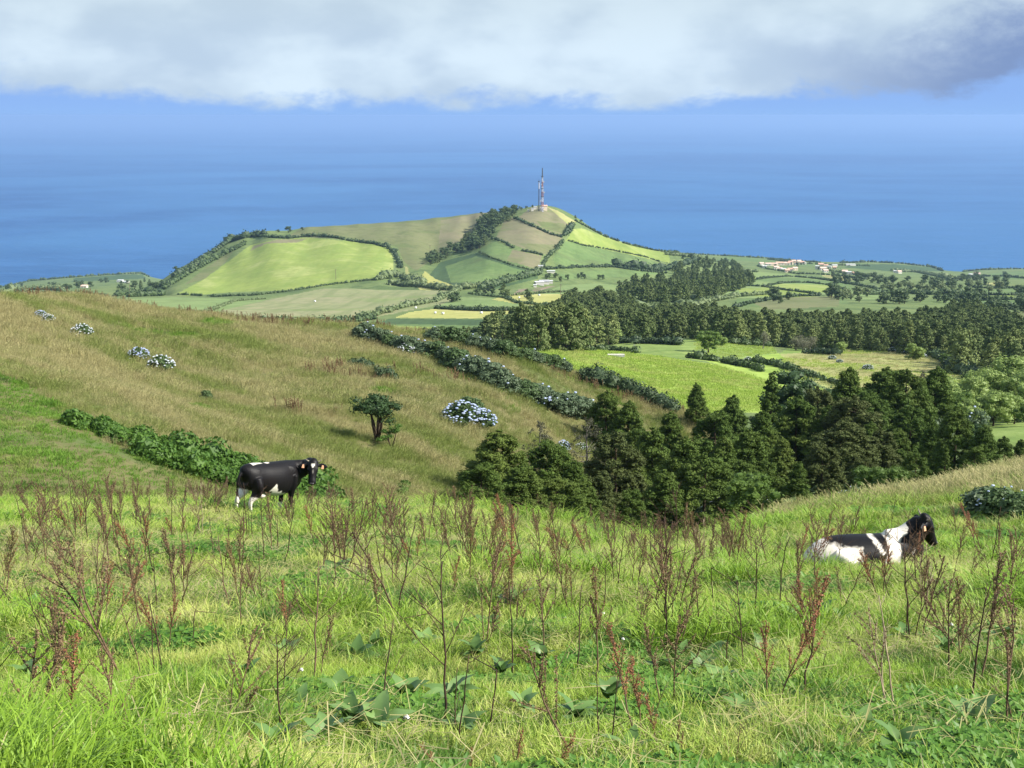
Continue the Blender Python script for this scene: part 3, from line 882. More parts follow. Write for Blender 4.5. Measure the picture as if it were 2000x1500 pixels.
# rounded broadleaves round the grove
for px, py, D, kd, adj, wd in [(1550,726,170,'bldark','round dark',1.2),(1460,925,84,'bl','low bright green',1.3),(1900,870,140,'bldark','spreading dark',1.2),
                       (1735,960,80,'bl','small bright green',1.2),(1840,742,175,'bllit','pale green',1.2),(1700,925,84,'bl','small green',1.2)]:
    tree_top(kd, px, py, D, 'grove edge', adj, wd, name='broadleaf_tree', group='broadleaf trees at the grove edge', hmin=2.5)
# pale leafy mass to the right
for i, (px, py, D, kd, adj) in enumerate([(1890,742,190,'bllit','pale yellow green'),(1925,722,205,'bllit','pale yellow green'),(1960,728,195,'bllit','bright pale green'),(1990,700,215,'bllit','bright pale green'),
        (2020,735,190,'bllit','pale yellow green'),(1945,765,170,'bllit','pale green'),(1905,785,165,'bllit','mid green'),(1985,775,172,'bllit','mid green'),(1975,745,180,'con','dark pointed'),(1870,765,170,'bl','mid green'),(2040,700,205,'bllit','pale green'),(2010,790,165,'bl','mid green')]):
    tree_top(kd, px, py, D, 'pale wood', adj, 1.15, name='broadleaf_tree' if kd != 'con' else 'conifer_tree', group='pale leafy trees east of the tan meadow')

def fill_wood(poly, spacing, hrange, kinds, row, adj, group, wr=(0.9, 1.15), name='conifer_tree', zlay='v', limit=400, dband=None, seed=1, as_stuff=None):
    """trees standing on the ground inside a patch given by its outline in the view"""
    r = random.Random(seed)
    P = np.array(poly, float)
    base = hit(P[:, 0], P[:, 1], zlay)
    base = base[base[:, 1] < 3600]
    x0, x1 = base[:, 0].min(), base[:, 0].max(); y0, y1 = base[:, 1].min(), base[:, 1].max()
    pts = []
    tries = 0
    cand = []
    nt = int(min(60000, 14 * (x1 - x0) * (y1 - y0) / spacing ** 2))
    xs = np.array([x0 + (x1 - x0) * r.random() for _ in range(nt)]); ys = np.array([y0 + (y1 - y0) * r.random() for _ in range(nt)])
    zs = ground_z(xs, ys, zlay)
    u, v = project(xs, ys, zs)
    ok = in_poly(u, v, poly)
    xs, ys, zs = xs[ok], ys[ok], zs[ok]
    cell = {}
    for x, y, z in zip(xs, ys, zs):
        k = (int(x // spacing), int(y // spacing)); bad = False
        for i in (-1, 0, 1):
            for j in (-1, 0, 1):
                for q in cell.get((k[0] + i, k[1] + j), ()):
                    if (q[0] - x) ** 2 + (q[1] - y) ** 2 < spacing ** 2: bad = True
        if bad: continue
        cell.setdefault(k, []).append((x, y)); pts.append((x, y, z))
        if len(pts) >= limit: break
    out = []
    for x, y, z in pts:
        h = r.uniform(*hrange)
        out.append((r.choice(kinds), x, y, z, h, r.uniform(*wr)))
    return out

WOODS = []
WOODS += [(t, 'dark wood', 'dark green', 'conifers of the dark wood behind the tan meadow') for t in
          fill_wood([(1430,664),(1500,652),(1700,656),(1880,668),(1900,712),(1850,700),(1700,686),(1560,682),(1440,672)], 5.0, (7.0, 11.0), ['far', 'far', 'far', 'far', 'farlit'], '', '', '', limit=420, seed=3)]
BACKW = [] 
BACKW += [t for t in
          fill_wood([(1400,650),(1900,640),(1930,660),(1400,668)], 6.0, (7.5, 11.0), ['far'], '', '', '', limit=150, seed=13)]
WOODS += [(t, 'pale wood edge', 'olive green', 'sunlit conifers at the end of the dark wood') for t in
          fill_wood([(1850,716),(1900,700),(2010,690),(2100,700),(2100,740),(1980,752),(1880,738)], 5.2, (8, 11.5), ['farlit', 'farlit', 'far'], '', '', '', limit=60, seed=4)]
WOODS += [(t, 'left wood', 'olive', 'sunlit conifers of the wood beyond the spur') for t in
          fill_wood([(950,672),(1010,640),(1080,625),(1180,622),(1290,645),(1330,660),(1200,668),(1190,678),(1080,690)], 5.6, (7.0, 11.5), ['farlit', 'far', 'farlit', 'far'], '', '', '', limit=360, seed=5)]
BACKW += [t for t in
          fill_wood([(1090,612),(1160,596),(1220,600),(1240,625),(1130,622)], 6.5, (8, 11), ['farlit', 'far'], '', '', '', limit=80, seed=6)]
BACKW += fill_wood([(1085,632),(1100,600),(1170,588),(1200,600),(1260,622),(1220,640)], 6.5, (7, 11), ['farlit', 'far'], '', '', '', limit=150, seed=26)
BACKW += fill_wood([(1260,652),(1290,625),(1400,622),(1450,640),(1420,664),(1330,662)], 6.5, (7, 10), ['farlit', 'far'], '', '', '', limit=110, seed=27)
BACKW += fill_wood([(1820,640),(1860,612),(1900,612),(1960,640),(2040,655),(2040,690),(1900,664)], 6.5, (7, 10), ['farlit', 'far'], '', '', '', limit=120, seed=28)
FARW = []
FARW += fill_wood([(1205,572),(1240,560),(1330,552),(1460,545),(1470,556),(1420,575),(1380,592),(1260,594)], 8.0, (7, 12), ['tiny'], '', '', '', zlay='vh', limit=260, seed=7)
FARW += fill_wood([(1300,530),(1380,515),(1440,520),(1455,545),(1340,552)], 9.0, (7, 12), ['tiny'], '', '', '', zlay='vh', limit=130, seed=8)

def keep_near(rowname, n):
    global WOODS
    w_ = sorted([q for q in WOODS if q[1] == rowname], key=lambda q: q[0][2])
    BACKW.extend(q[0] for q in w_[n:])
    WOODS = [q for q in WOODS if q[1] != rowname] + w_[:n]
keep_near('dark wood', 88); keep_near('left wood', 72); keep_near('pale wood edge', 28)
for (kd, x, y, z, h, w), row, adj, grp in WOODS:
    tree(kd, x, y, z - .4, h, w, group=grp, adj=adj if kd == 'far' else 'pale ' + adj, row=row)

# woods further back that read as one mass
# row labels: counted along each row so that every label names one tree
def finish_labels():
    rows = {}
    for t in TREES: rows.setdefault(t[1], []).append(t)
    place = {
     'grove front': 'at the front of the near grove', 'grove middle': 'in the middle of the near grove', 'grove back': 'at the back of the near grove',
     'grove edge': 'at the edge of the near grove', 'pale wood': 'of the pale thicket', 'dark wood': 'of the dark wood',
     'pale wood edge': 'of the lit wood end', 'left wood': 'of the wood past the spur', 'upper wood': 'in the upper wood under the hill',
     'gully': 'of the hill gully', 'hill row': 'in the row by the hill farm', 'hill single': 'on the hill skyline', 'plain': 'on the plain', 'meadow': 'on the sunny meadow',
     'belt': 'in the small belt behind the spur', 'spur': 'on the dry spur'}
    for key, lst in rows.items():
        if key is None: continue
        if len(lst) > 24:      # several files, each counted from the left
            lst = sorted(lst, key=lambda t: t[4])
            nf = (len(lst) + 21) // 22; per = math.ceil(len(lst) / nf)
            for f in range(nf):
                sub = sorted(lst[f * per:(f + 1) * per], key=lambda t: t[3] / t[4])
                for i, t in enumerate(sub):
                    t[0]['label'] = '%s tree, %s from west in %s rank %s' % (t[2], ordinal(i), 'front' if f == 0 else ordinal(f), place[key])
        else:
            sub = sorted(lst, key=lambda t: t[3] / t[4])
            for i, t in enumerate(sub):
                t[0]['label'] = '%s tree, %s from the west %s' % (t[2], ordinal(i), place[key])

# small belt behind the spur
for i, (px, py, D, kd) in enumerate([(845,640,480,'far'),(856,644,480,'far'),(872,646,470,'far'),(888,650,465,'blfar'),(906,636,480,'far'),(915,637,478,'far'),(930,648,470,'blfar'),(832,650,475,'blfar')]):
    tree_top(kd, px, py, D, 'belt', 'dark pointed' if kd == 'far' else 'low bushy', 1.1, name='conifer_tree' if kd == 'far' else 'broadleaf_tree', group='trees behind the spur', hmin=4, hmax=12)
# trees on the sunny meadow
for px, py, D, kd, adj, wd in [(1385,648,352,'bl','large bushy green',1.35),(1585,655,398,'grey','grey twiggy',1.3),(1557,656,402,'grey','grey rounded',1.5),(1492,645,395,'grey','thin grey',.9),(1570,660,396,'grey','grey spreading',1.3),(1848,690,330,'bl','small round',1.2),(1655,662,440,'grey','small grey',1.2),
                               (1175,640,420,'bllit','pale rounded',1.3),(1200,645,415,'bllit','pale rounded green',1.3),(1150,640,425,'bllit','pale green',1.3),(1410,655,385,'bllit','pale leafy',1.2),(1645,668,380,'bllit','small pale',1.2),(1790,672,345,'bllit','small leafy pale',1.2)]:
    tree_top(kd, px, py, D, 'meadow', adj, wd, name='broadleaf_tree', group='trees round the sunny meadow', hmin=3, hmax=14)
# the hill: gully trees, skyline trees, farm row
r = random.Random(5)
gl = fill_wood([(826,514),(850,500),(900,482),(930,455),(948,428),(975,414),(1012,412),(1000,428),(972,446),(955,470),(938,486),(880,500),(842,520)], 8.0, (6, 10), ['blfar', 'tiny', 'blfar'], '', '', '', zlay='h', limit=110, seed=9)
for kd, x, y, z, h, w in gl:
    tree(kd, x, y, z, h, w * 1.15, group='trees lining the gully on the hill', adj='dark leafy', name='broadleaf_tree' if kd == 'blfar' else 'conifer_tree', row='gully')
for px, py, D, kd, adj in [(343,520,1395,'blfar','lone dark'),(1124,420,1505,'tiny','small pointed'),(1135,432,1505,'blfar','low bushy'),(563,443,1470,'blfar','round dark'),(543,448,1465,'blfar','low bushy'),(590,444,1478,'blfar','low spreading'),
                           (1040,401,1500,'blfar','round dark'),(1028,404,1500,'blfar','low bushy'),(1018,408,1505,'blfar','low bushy'),(957,414,1530,'blfar','low bushy'),(510,452,1456,'blfar','dark bushy'),(496,456,1452,'blfar','dark bushy'),(484,460,1450,'blfar','dark bushy'),(940,418,1530,'blfar','low bushy'),
                           (1160,448,1515,'blfar','low bushy'),(1085,508,1300,'blfar','large round dark')]:
    tree_top(kd, px, py, D, 'hill single', adj, 1.25, name='broadleaf_tree' if kd == 'blfar' else 'conifer_tree', group='trees along the hill skyline', zlay='h', hmin=3, hmax=13)
for px, py in [(1068,540),(1073,539),(1085,538),(1108,542),(1130,539),(1136,537),(1141,540),(1170,542),(1177,541),(1095,546)]:
    q = hit(px, py + 5, 'vh')[0]
    tree('blfar', q[0], q[1], q[2], 4.5, 1.0, group='small trees in a row by the hill farm', adj='small dark', name='broadleaf_tree', row='hill row')
# scattered trees among the coastal fields
pl = []
for px, py, n, dx, dy, kd in [(100,560,8,60,8,'blfar'),(190,556,6,30,6,'blfar'),(260,560,8,40,8,'blfar'),(300,556,5,25,6,'tiny'),(1560,521,3,10,4,'blfar'),(1345,505,2,10,2,'blfar'),(1418,512,1,1,1,'blfar'),(1700,548,22,75,8,'blfar'),
                              (1780,566,14,60,8,'blfarlit'),(1840,556,12,40,10,'blfar'),(1890,545,14,36,6,'blfar'),(1950,552,8,45,14,'blfar'),(1925,590,9,40,12,'blfar'),(1990,580,5,18,10,'blfar'),(1620,580,5,20,6,'blfar'),(1670,586,6,30,6,'blfarlit'),
                              (1900,565,10,55,10,'blfarlit'),(1530,588,4,20,5,'blfar'),(880,590,3,10,3,'blfar'),(945,574,4,30,3,'blfar'),(985,579,2,12,3,'tiny'),(1035,585,2,6,4,'tiny'),(1960,610,8,50,8,'blfar'),(1800,590,14,80,6,'blfar'),(1320,560,10,70,8,'blfarlit')]:
    for i in range(n):
        pl.append((px + r.uniform(-dx, dx), py + r.uniform(-dy, dy), kd))
H_ = hit([p[0] for p in pl], [p[1] for p in pl], 'vh')
for p, q in zip(pl, H_):
    if q[1] > 3300: continue
    tree(p[2], q[0], q[1], q[2] - 0.3, r.uniform(4.5, 9), 1.2, group='trees among the coastal fields', adj='pale bushy' if p[2] == 'blfarlit' else 'dark bushy', name='broadleaf_tree', row='plain')

# ------------------------------------------------------------------ hedges between fields
def polyline(pts, step):
    P = np.array(pts, float); seg = np.hypot(*np.diff(P, axis=0).T); L = np.concatenate([[0], np.cumsum(seg)])
    n = max(2, int(L[-1] / step) + 1); s = np.linspace(0, L[-1], n)
    return np.stack([np.interp(s, L, P[:, 0]), np.interp(s, L, P[:, 1])], 1)

def hedge(pts, h, label, mat='hedge_l', wid=1.0, taper=1.0, lay='vh', gap=0.0, leaf=0.7, per=16, name='hedge', seed=0, step=1.6, jit=0.5, dmin=150.0, group='field hedges'):
    P = polyline(pts, step)
    G = hit(P[:, 0], P[:, 1], lay, dmin=dmin)
    G = G[G[:, 1] < 3650]
    # drop points that jumped to another surface
    rr = np.random.default_rng(seed + 100)
    C = []; R = []
    for i in range(len(G) - 1):
        d = np.linalg.norm(G[i + 1] - G[i]); 
        if d > 160: continue
        k = max(1, int(d / (h * 0.75)))
        k = min(k, 14)
        for j in range(k):
            if rr.random() < gap: continue
            p = G[i] + (G[i + 1] - G[i]) * (j + rr.random()) / k
            s = h * (0.55 + 0.6 * rr.random()) * (taper + (1 - taper) * min(1.0, 1.6 * i / len(G)))
            if rr.random() < .12: s *= 1.45
            if h < 8 and rr.random() < .10: continue
            C.append((p[0] + rr.normal() * jit * h * .4, p[1] + rr.normal() * jit * h * .4, 0)); R.append(s * 0.6 * wid)
    if not C: return None
    C = np.array(C); R = np.array(R)
    C[:, 2] = ground_z(C[:, 0], C[:, 1], lay) + R * 0.55
    mb = MB(); leaf_cloud(mb, C, R, per, leaf, seed=seed, squash=0.9, core=0.8)
    o = obj(name, mb.mesh(name, [M[mat]]))
    return tag(o, label, name.replace('_', ' '), group)

HEDGES = [
 # hill
 ([(340,545),(380,520),(420,492),(450,472),(480,464),(520,458)], 5.04, 'hedge_d', 'thick dark scrub along the steep west edge of the hill', 1.4),
 ([(320,566),(360,540),(410,512),(450,492),(478,478)], 4.32, 'hedge_l', 'greyish scrub strip beside the big yellow green field', 1.3),
 ([(300,562),(330,556),(370,530),(410,503)], 4.32, 'hedge_l', 'lower scrub strip at the west foot of the hill', 1.3),
 ([(500,462),(560,466),(610,461),(650,464),(690,472),(730,476),(755,484)], 3.24, 'hedge_d', 'dark hedge along the top of the big yellow green field', 1.1),
 ([(752,480),(768,494),(780,512),(784,524)], 3.96, 'hedge_d', 'dark hedge curving down the east end of the big field', 1.2),
 ([(345,575),(420,580),(500,577),(560,570),(640,557),(700,550),(738,546)], 2.16, 'hedge_l', 'low green hedge along the foot of the big field', 1.0),
 ([(735,548),(770,540),(800,548),(830,552),(800,560),(760,556)], 4.32, 'hedge_p', 'pale bushy scrub below the hill gully mouth', 1.5),
 ([(800,556),(860,566),(900,566),(940,560)], 3.60, 'hedge_p', 'pale scrub strip between the plain and the hill', 1.4),
 ([(1004,426),(1040,442),(1075,458),(1100,464)], 2.88, 'hedge_d', 'dark hedge running down from the mast hilltop', 1.1),
 ([(1100,462),(1112,450),(1118,440),(1108,458)], 3.60, 'hedge_d', 'dark thicket on the shoulder below the hilltop', 1.4),
 ([(960,466),(985,474),(1005,486)], 2.88, 'hedge_d', 'short dark hedge leaving the gully trees', 1.1),
 ([(1018,490),(1040,494),(1062,500)], 2.52, 'hedge_d', 'short dark hedge between the tan and brown plots', 1.1),
 ([(935,492),(965,506),(1000,518),(1030,526),(1055,536)], 1.87, 'hedge_l', 'thin hedge above the dark green hill field', 1.0),
 ([(1108,470),(1140,480),(1180,486),(1220,494),(1260,502),(1290,512)], 2.16, 'hedge_d', 'long thin hedge across the east flank of the hill', 1.0),
 ([(1100,470),(1088,486),(1072,500),(1062,515),(1056,535)], 2.88, 'hedge_l', 'hedge dropping down the middle of the hill', 1.1),
 ([(1120,430),(1150,446),(1180,462),(1220,476),(1270,488),(1310,494)], 2.88, 'hedge_d', 'scrub along the east skyline of the hill', 1.0),
 ([(1065,526),(1100,524),(1150,522),(1200,522),(1240,528),(1300,534)], 2.88, 'hedge_d', 'dark hedge under the striped hill field', 1.1),
 ([(940,566),(975,556),(1010,546),(1040,538),(1055,530)], 5.04, 'hedge_l', 'thick leafy belt beside the farm track', 1.4),
 ([(1200,520),(1240,524),(1290,530),(1330,520),(1360,510)], 5.76, 'hedge_d', 'tree belt at the east foot of the hill', 1.3),
 ([(1300,498),(1330,500),(1370,506)], 3.60, 'hedge_p', 'pale scrub at the east tip of the hill', 1.3),
 # plain
 ([(700,626),(790,600),(850,590),(886,572),(910,562)], 3.24, 'hedge_p', 'pale cane hedge beside the furrowed field', 1.2),
 ([(350,626),(420,604),(460,588),(520,584)], 1.80, 'hedge_p', 'pale hedge dividing the two western fields', 1.0),
 ([(850,603),(900,606),(960,608),(1035,606)], 2.16, 'hedge_d', 'thin dark hedge between the straw strips', 1.0),
 ([(858,604),(900,602),(945,604),(1000,604)], 1.87, 'hedge_l', 'cane hedge on the edge of the straw field', 1.0),
 ([(500,632),(560,632),(620,634),(680,630),(730,624)], 2.88, 'hedge_l', 'hedge just past the crest of the spur', 1.2),
 ([(915,574),(945,578),(985,582),(1010,592),(1090,600)], 2.16, 'hedge_l', 'broken hedge beside the pale green field', 1.0),
 ([(1000,578),(1060,572),(1120,570)], 2.16, 'hedge_p', 'pale hedge along the farm boundary', 1.0),
 ([(226,579),(260,572),(300,572),(316,578),(250,580)], 3.96, 'hedge_l', 'clipped thicket beside the utility pole', 1.4),
 ([(60,575),(100,572),(150,572),(210,578)], 2.16, 'hedge_l', 'low hedge behind the western yellow field', 1.0),
 ([(20,568),(60,566),(100,566),(130,570)], 4.32, 'hedge_p', 'pale scrub above the western shore', 1.4),
 ([(0,577),(30,574),(50,576)], 5.76, 'hedge_p', 'bushy scrub past the western crest of the spur', 1.4),
 ([(0,562),(60,549),(140,542),(230,536),(275,534),(292,541)], 5.04, 'hedge_l', 'windbreak along the western cliff top', 1.1),
 ([(1300,494),(1400,499),(1500,505),(1600,513)], 4.32, 'hedge_l', 'windbreak along the cliff top by the village', 1.0),
 ([(1640,514),(1700,512),(1760,515),(1820,522),(1842,530)], 5.04, 'hedge_d', 'dark windbreak on the eastern headland', 1.1),
 ([(1500,507),(1560,514),(1620,518),(1700,520)], 3.60, 'hedge_l', 'hedge between the village and the cliff', 1.0),
 ([(1480,546),(1500,543),(1540,540),(1580,543),(1620,548),(1660,555),(1720,566)], 2.52, 'hedge_d', 'curved dark hedge below the village', 1.0),
 ([(1500,558),(1530,553),(1575,552),(1620,557),(1650,566)], 2.16, 'hedge_d', 'arched hedge over the bright green field', 1.0),
 ([(1440,558),(1490,560),(1540,568),(1600,575)], 2.16, 'hedge_d', 'hedge running under the bright green field', 1.0),
 ([(1430,602),(1470,592),(1520,582),(1560,579),(1600,578)], 2.52, 'hedge_d', 'hedge of the olive field behind the dark wood', 1.0),
 ([(1560,535),(1600,536),(1650,540),(1690,546)], 2.52, 'hedge_d', 'hedge around the small tan plot', 1.0),
 ([(1600,526),(1650,534),(1700,540),(1750,548)], 3.60, 'hedge_p', 'scattered scrub east of the village', 1.2),
 ([(1740,530),(1790,532),(1830,540),(1860,548)], 4.32, 'hedge_p', 'pale thicket on the bank above the bay', 1.6),
 ([(1860,550),(1900,540),(1960,540),(2010,545)], 3.60, 'hedge_d', 'dark hedge on the far side of the bay', 1.1),
 ([(1880,531),(1920,527),(1960,526),(2020,525)], 4.32, 'hedge_l', 'cliff top scrub past the bay', 1.1),
 ([(1900,562),(1950,564),(2010,562)], 2.88, 'hedge_d', 'hedge under the small bare plot by the bay', 1.0),
 ([(1910,576),(1960,577),(2020,574)], 2.52, 'hedge_d', 'hedge above the eastern yellow field', 1.0),
 ([(1905,588),(1950,586),(2010,586)], 2.88, 'hedge_d', 'hedge below the eastern yellow field', 1.0),
 ([(1900,606),(1950,604),(2020,604)], 3.60, 'hedge_d', 'thick hedge above the eastern olive field', 1.2),
 ([(1700,576),(1760,572),(1820,576),(1880,572)], 3.60, 'hedge_l', 'hedge line crossing the eastern farmland', 1.2),
 ([(1480,520),(1500,526),(1540,532),(1560,536)], 2.88, 'hedge_l', 'garden hedge below the village roofs', 1.0),
 ([(1400,530),(1440,528),(1480,532)], 3.60, 'hedge_p', 'pale scrub west of the village', 1.2),
 ([(1380,592),(1440,580),(1500,575)], 2.88, 'hedge_p', 'pale scrub by the upper wood', 1.2),
 ([(1150,600),(1220,610),(1300,620),(1380,600)], 4.32, 'hedge_p', 'pale cane thicket between the two woods', 1.5),
 ([(1220,560),(1260,556),(1290,570),(1360,590)], 3.60, 'hedge_p', 'pale scrub before the upper wood', 1.3),
]
for i, (pts, h, mt, lab, wd) in enumerate(HEDGES):
    hedge(pts, h, lab, mt, wd, seed=i, leaf=0.33 * h if h < 4 else 1.3, per=12, step=2.2)

# nearer hedges round the meadows
NH = [
 ([(1350,700),(1400,706),(1440,714),(1480,722),(1492,728)], 1.6, 'hedge_l', 'low leafy hedge across the bright green meadow'),
 ([(1470,706),(1520,716),(1560,728),(1600,742),(1650,756)], 1.4, 'hedge_l', 'hydrangea hedge between the bright and tan meadows'),
 ([(1570,690),(1600,692),(1640,694)], 2.0, 'hedge_d', 'short dark hedge on the tan meadow'),
 ([(1180,672),(1230,670),(1290,672),(1330,674)], 2.4, 'hedge_d', 'dark hedge at the foot of the wood'),
 ([(1750,682),(1790,686),(1830,700),(1860,716),(1880,722)], 2.6, 'hedge_l', 'scrubby hedge east of the tan meadow'),
 ([(1850,722),(1880,732),(1900,740)], 3.5, 'hedge_d', 'dark scrub at the tan meadow corner'),
 ([(1640,676),(1700,676),(1760,678)], 2.5, 'hedge_l', 'rough hedge below the dark wood'),
 ([(1430,672),(1480,676),(1540,678),(1600,676)], 2.8, 'hedge_l', 'rough hedge beside the grey twiggy trees'),
 ([(1150,686),(1200,684),(1240,690)], 1.4, 'hedge_l', 'low scrub line on the pale meadow'),
]
for i, (pts, h, mt, lab) in enumerate(NH):
    hedge(pts, h, lab, mt, 1.1, lay='v', seed=60 + i, leaf=0.5, per=40, step=5, group='meadow hedges')
# ------------------------------------------------------------------ grass
def grass_mat(name, c1, c2, posvar, c3, thr=(0.4, 0.6), rnd=0.4, trans=0.26, stretch=(1, 1, 1), rot=0.0, c4=None, pv4=1.0, thr4=(0.5, 0.65), spec=0.3, rough=0.5):
    m, t, out = new_mat(name)
    geo = t.n('ShaderNodeNewGeometry'); oi = t.n('ShaderNodeObjectInfo')
    f = t.math('ADD', t.math('MULTIPLY', oi.outputs['Random'], rnd), t.math('MULTIPLY', geo.outputs['Random Per Island'], 1.0 - rnd))
    col = t.mix(f, c1, c2)
    mp = t.mapping(t.mapping(geo.outputs['Position'], rot=(0, 0, -rot)), scale=stretch)
    n = t.noise(mp, 1.0 / posvar, 5.0, 0.65, 0.4)
    n = t.math('ADD', n, t.math('MULTIPLY', t.math('SUBTRACT', oi.outputs['Random'], 0.5), 0.12))
    col = t.mix(t.smooth(n, thr[0], thr[1]), col, c3)
    if c4 is not None:
        n4 = t.noise(mp, 1.0 / pv4, 4.0, 0.6, 0.5)
        col = t.mix(t.smooth(n4, thr4[0], thr4[1]), col, c4)
    b = t.n('ShaderNodeBsdfPrincipled'); t.l(col, b.inputs['Base Color'])
    b.inputs['Roughness'].default_value = rough; b.inputs['Specular IOR Level'].default_value = spec
    tr = t.n('ShaderNodeBsdfTranslucent'); t.l(col, tr.inputs[0])
    mx = t.n('ShaderNodeMixShader'); mx.inputs[0].default_value = trans
    t.l(b.outputs[0], mx.inputs[1]); t.l(tr.outputs[0], mx.inputs[2]); t.l(mx.outputs[0], out.inputs[0])
    return m

M['grass'] = grass_mat('fresh meadow grass', (.140,.265,.020), (.340,.470,.058), 1.3, (.460,.490,.130), (0.44, 0.66), c4=(.060,.150,.014), pv4=1.0, thr4=(0.50, 0.62))
M['straw'] = grass_mat('withered grass blades', (.380,.330,.150), (.280,.300,.095), 1.5, (.46,.40,.21), (0.5, 0.7))
M['tallgrass'] = grass_mat('tall green grass', (.115,.230,.016), (.260,.405,.040), 3.0, (.360,.430,.085), (0.5, 0.7))
M['weed'] = grass_mat('low broad weeds', (.060,.155,.016), (.115,.235,.030), 1.0, (.160,.250,.045), (0.5, 0.7), trans=0.25)
M['dry'] = grass_mat('dry seeding hillside grass', (.430,.375,.195), (.350,.330,.145), 7.0, (.200,.250,.064), (0.42, 0.60), stretch=(.22, 1.0, 1), rot=-0.765, c4=(.290,.225,.120), pv4=4.0, thr4=(0.58, 0.74), trans=0.2, rough=0.8, spec=0.1)  # olive zones banded along the folds, putting fold shading into the grass colour
M['slopegreen'] = grass_mat('green hillside grass', (.090,.205,.020), (.165,.295,.038), 5.0, (.240,.290,.075), (0.46, 0.66), stretch=(.4, 1, 1), rot=-0.765, trans=0.3, c4=(.055,.120,.022), pv4=3.0, thr4=(0.55, 0.7), rough=0.7, spec=0.15)
M['meadowgreen'] = grass_mat('sunny meadow grass', (.260,.370,.060), (.340,.440,.090), 9.0, (.390,.430,.130), (0.45, 0.65), trans=0.3, rough=0.8, spec=0.1)

def tuft(seed, nb, rad, h, wid, lean=0.5, droop=0.25, mat='grass', seg=3, head=0.0, mixmat=None, mixp=0.0, dirbias=0.0):
    r = np.random.default_rng(seed)
    th = r.random(nb) * 6.283; rr = rad * np.sqrt(r.random(nb))
    bx = rr * np.cos(th); by = rr * np.sin(th)
    H = h * (0.55 + 0.75 * r.random(nb))
    az = th + r.normal(size=nb) * 0.9
    dx = np.cos(az) + dirbias; dy = np.sin(az)
    L = lean * H * (0.15 + r.random(nb))
    fx = r.random(nb) * 3.1416
    wx = np.cos(fx) * wid * 0.5 * (0.7 + 0.6 * r.random(nb)); wy = np.sin(fx) * wid * 0.5
    vs = []
    for s in range(seg + 1):
        k = s / seg
        x = bx + dx * L * k ** 1.8; y = by + dy * L * k ** 1.8
        z = H * (k - droop * k ** 3) - 0.03 * (s == 0)
        wk = (1 - k ** 2.2) * 0.96 + 0.05
        if head: wk = wk * 0.5 if k < 0.7 else head * (1.15 - abs(k - 0.85) * 2.5)
        vs.append(np.stack([x - wx * wk, y - wy * wk, z], -1)); vs.append(np.stack([x + wx * wk, y + wy * wk, z], -1))
    V = np.stack(vs, 1).reshape(-1, 3); n2 = 2 * (seg + 1)
    base = np.arange(nb)[:, None] * n2
    Q = np.concatenate([base + np.array([[2 * s, 2 * s + 1, 2 * s + 3, 2 * s + 2]]) for s in range(seg)], 1).reshape(-1, 4)
    fm = np.repeat((r.random(nb) < mixp).astype(int), seg)
    me = mesh_np('tuft', V, Q, [M[mat]] + ([M[mixmat]] if mixmat else []), True, fm if mixmat else None)
    return me

def weed_patch(seed, n, rad, h, leaf):
    r = np.random.default_rng(seed); mb = MB()
    for i in range(n):
        a = r.random() * 6.28; q = rad * math.sqrt(r.random()); c = np.array([q * math.cos(a), q * math.sin(a), h * (0.4 + 0.6 * r.random())])
        for k in range(3):
            b = a + k * 2.09 + r.normal() * .3; d = np.array([math.cos(b), math.sin(b), 0.1 + .3 * r.normal()]); s = leaf * (0.7 + .6 * r.random())
            p = np.array([-d[1], d[0], 0])
            mb.add([c, c + d * s * .5 + p * s * .38 + [0, 0, .1 * s], c + d * s, c + d * s * .5 - p * s * .38 + [0, 0, .1 * s]], q=[[0, 1, 2, 3]])
    return mb.mesh('weed', [M['weed']])

